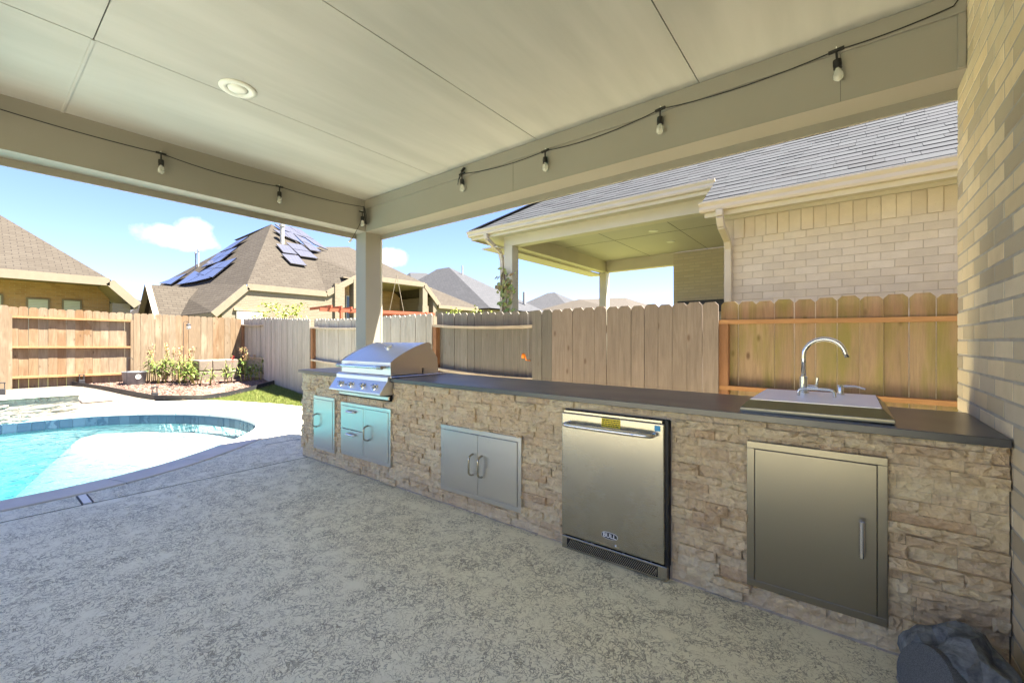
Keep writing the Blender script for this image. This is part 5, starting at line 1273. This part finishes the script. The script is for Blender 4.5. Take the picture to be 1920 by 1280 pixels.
def ginger(px, py, hgt, nst, spread, label, seed, flower=None, grp=None, leafy=1.0):
    hgt *= 1.3; leafy *= .8; spread *= 1.25
    rr = random.Random(seed); b = ground(px, py); t_ = thing('ginger_plant', label, 'plant', (b.x, b.y, zt(b.x, b.y)), grp)
    sm, lm, fm = MB(), MB(), MB()
    for i in range(nst):
        x, y = b.x + rr.gauss(0, spread * .35), b.y + rr.gauss(0, spread * .5); z = zt(x, y) + .005; h_ = hgt * rr.uniform(.6, 1.0); lx, ly = rr.gauss(0, .10), rr.gauss(0, .10)
        P = [V(x + lx * f * f, y + ly * f * f, z + h_ * f) for f in (0, .25, .5, .75, 1)]
        sm.tube(P, [.011, .0105, .009, .007, .004], 6)
        a = rr.uniform(0, 6.28)
        for k in range(int(rr.randint(7, 11) * leafy)):
            f = .36 + .64 * k / 8 * rr.uniform(.85, 1.05); f = min(f, 1); q = P[0].lerp(P[-1], f) if f < .5 else P[2].lerp(P[4], (f - .5) / .5); a += 2.4
            L_ = rr.uniform(.13, .27); wd = rr.uniform(.018, .034); d1 = V(math.cos(a), math.sin(a), 0); up0 = rr.uniform(.35, 1.0)
            c1 = [q + d1 * L_ * s + V(0, 0, L_ * (up0 * s - .75 * s * s)) for s in (0, .3, .6, .85, 1)]; sd = V(-math.sin(a), math.cos(a), 0); ws = (.25, 1, .9, .5, .03)
            vs = []
            for c0, w__ in zip(c1, ws): vs += [c0 + sd * wd * w__ + V(0, 0, .006 * w__), c0, c0 - sd * wd * w__ + V(0, 0, .006 * w__)]
            lm.add(vs, [(3 * j + e, 3 * j + e + 1, 3 * j + e + 4, 3 * j + e + 3) for j in range(4) for e in (0, 1)])
        if flower and rr.random() < .7:
            q = P[-1]; hh_ = rr.uniform(.16, .34); sm.tube([q, q + V(rr.gauss(0, .02), rr.gauss(0, .02), hh_)], .004, 5)
            for k in range(22): leaf_quad(fm, q + V(rr.gauss(0, .022), rr.gauss(0, .022), hh_ * rr.uniform(.35, 1.05)), V(rr.uniform(-1, 1), rr.uniform(-1, 1), rr.uniform(-.3, 1)), rr.uniform(.010, .026), rr)
    kind(sm.build('stalks', M['stalk'], t_, smooth=True), 'stuff'); kind(lm.build('leaves', M['canna'], t_, fixn=False), 'stuff')
    if fm.v: kind(fm.build('flowers', M[flower], t_, fixn=False), 'stuff')
    return t_
ORD = ('leftmost', 'second from left', 'third from left', 'middle', 'third from right', 'second from right', 'rightmost')
for i, (px, py, h_, n_) in enumerate(((292, 716, .62, 5), (304, 718, .66, 6), (317, 719, .60, 6), (330, 718, .62, 6), (344, 720, .50, 5), (356, 719, .55, 4), (368, 721, .5, 4))):
    ginger(px, py, h_, n_, .22, ORD[i] + ' ginger plant of the dense clump right of the metal bucket', 200 + i, ('dryflower', None, 'dryflower', 'dryflower', None, 'dryflower', None)[i], 'ginger plants in the dense clump')
ginger(398, 723, .42, 2, .08, 'small lone ginger shoot in front of the stone planter', 220, None, None, .8)
ginger(420, 718, .42, 2, .07, 'single bent ginger stalk against the middle of the stone planter', 221, None)
ginger(438, 718, .50, 3, .12, 'upright ginger plant at the right end of the stone planter', 222, 'redflower')
ginger(462, 716, .52, 6, .2, 'bushy ginger plant left of the silvered fence corner', 223, 'dryflower'); ginger(480, 714, .52, 6, .2, 'rightmost bushy ginger plant against the silvered fence', 224, None)
ginger(281, 707, .30, 3, .14, 'low orange-tipped plant right beside the metal bucket', 225, 'dryflower', None, .7)

pl_ = thing('stone_planter', 'low rough tan stone planter box in the fence corner', 'planter', (-13.55, 4.2, .2))
q0, q1 = on_x(372, 670, -13.3), on_x(448, 671, -13.3)
for k in range(3):
    for i_b in range(2):
        y0_ = q0.y + (q1.y - q0.y) * k / 3; MB().box(-13.95, -13.3 + rr.uniform(-.02, .02), y0_ + .004, y0_ + (q1.y - q0.y) / 3 - .004, .15 + i_b * .29, .437 + i_b * .29).build('block', M['block'], pl_, bevel=.03)

b = ground(252, 721); bk = thing('metal_bucket', 'galvanized metal tub with oval white label by the cedar fence', 'bucket', b)
MB().lathe([(.0, .004), (.19, .004), (.20, .02), (.235, .30), (.245, .31), (.24, .318), (.225, .312), (.19, .05), (.0, .045)], b, n=28).build('tub', M['galv'], bk, autosmooth=40)
dv = (EYE - b); dv.z = 0; dv.normalize(); dv = Matrix.Rotation(R(18), 3, 'Z') @ dv
MB().lathe([(.055, 0), (.055, .004)], b + dv * .222 + V(0, 0, .20), dv + V(0, 0, -.12), 20).build('label_plate', M['white'], bk)
MB().lathe([(.014, .0), (.014, .003)], b + dv * .2265 + V(0, 0, .22), dv + V(0, 0, -.12), 10).build('mark', M['ink'], bk)
MB().lathe([(.20, .268), (.218, .272)], b, n=20).build('soil', M['mulch'], bk)
def hook(px, py, hgt, label, lantern=False):
    b = ground(px, py); t_ = thing('shepherd_hook', label, 'garden hook', b); P = [b, b + V(0, 0, hgt)]
    for i in range(1, 9): a = math.pi * i / 8; P.append(b + V(0, .055 - .055 * math.cos(a), hgt + .055 * math.sin(a)))
    MB().tube([tuple(q) for q in P], .006, 6).build('pole', M['darkmetal'], t_)
    if lantern:
        e_ = P[-1]; lt = thing('hanging_lantern', 'small glass lantern hanging from the tall hook over the ginger plants', 'lantern', e_)
        MB().lathe([(.018, 0), (.05, -.03), (.055, -.05), (.05, -.055)], e_, n=12).build('cap', M['darkmetal'], lt); MB().lathe([(.04, -.055), (.052, -.10), (.045, -.15), (.02, -.155)], e_, n=12).build('jar', M['bulb'], lt, smooth=True)
hook(344, 714, 1.5, 'tall thin black hook pole standing among the ginger plants', True)
hook(238, 725, .62, 'short thin rusty hook pole in front of the metal bucket')
for (px, py, lab_) in ((153, 722, 'black solar path light at the gravel edge beside the cedar fence'), (290, 747, 'black solar path light at the mulch bed front corner'), (3, 741, 'black solar path light at the far left edge by the gravel')):
    b = ground(px, py); s_ = thing('solar_path_light', lab_, 'path light', b)
    MB().box(b.x - .05, b.x + .05, b.y - .05, b.y + .05, b.z - .01, b.z + .13).build('base', M['darkmetal'], s_, bevel=.006)
    mb = MB()
    for (i, j) in ((-1, -1), (1, -1), (1, 1), (-1, 1)): mb.box(b.x + i * .038 - .005, b.x + i * .038 + .005, b.y + j * .038 - .005, b.y + j * .038 + .005, b.z + .13, b.z + .24)
    kind(mb.build('frame', M['darkmetal'], s_), 'stuff'); MB().box(b.x - .05, b.x + .05, b.y - .05, b.y + .05, b.z + .24, b.z + .256).build('cap', M['darkmetal'], s_)
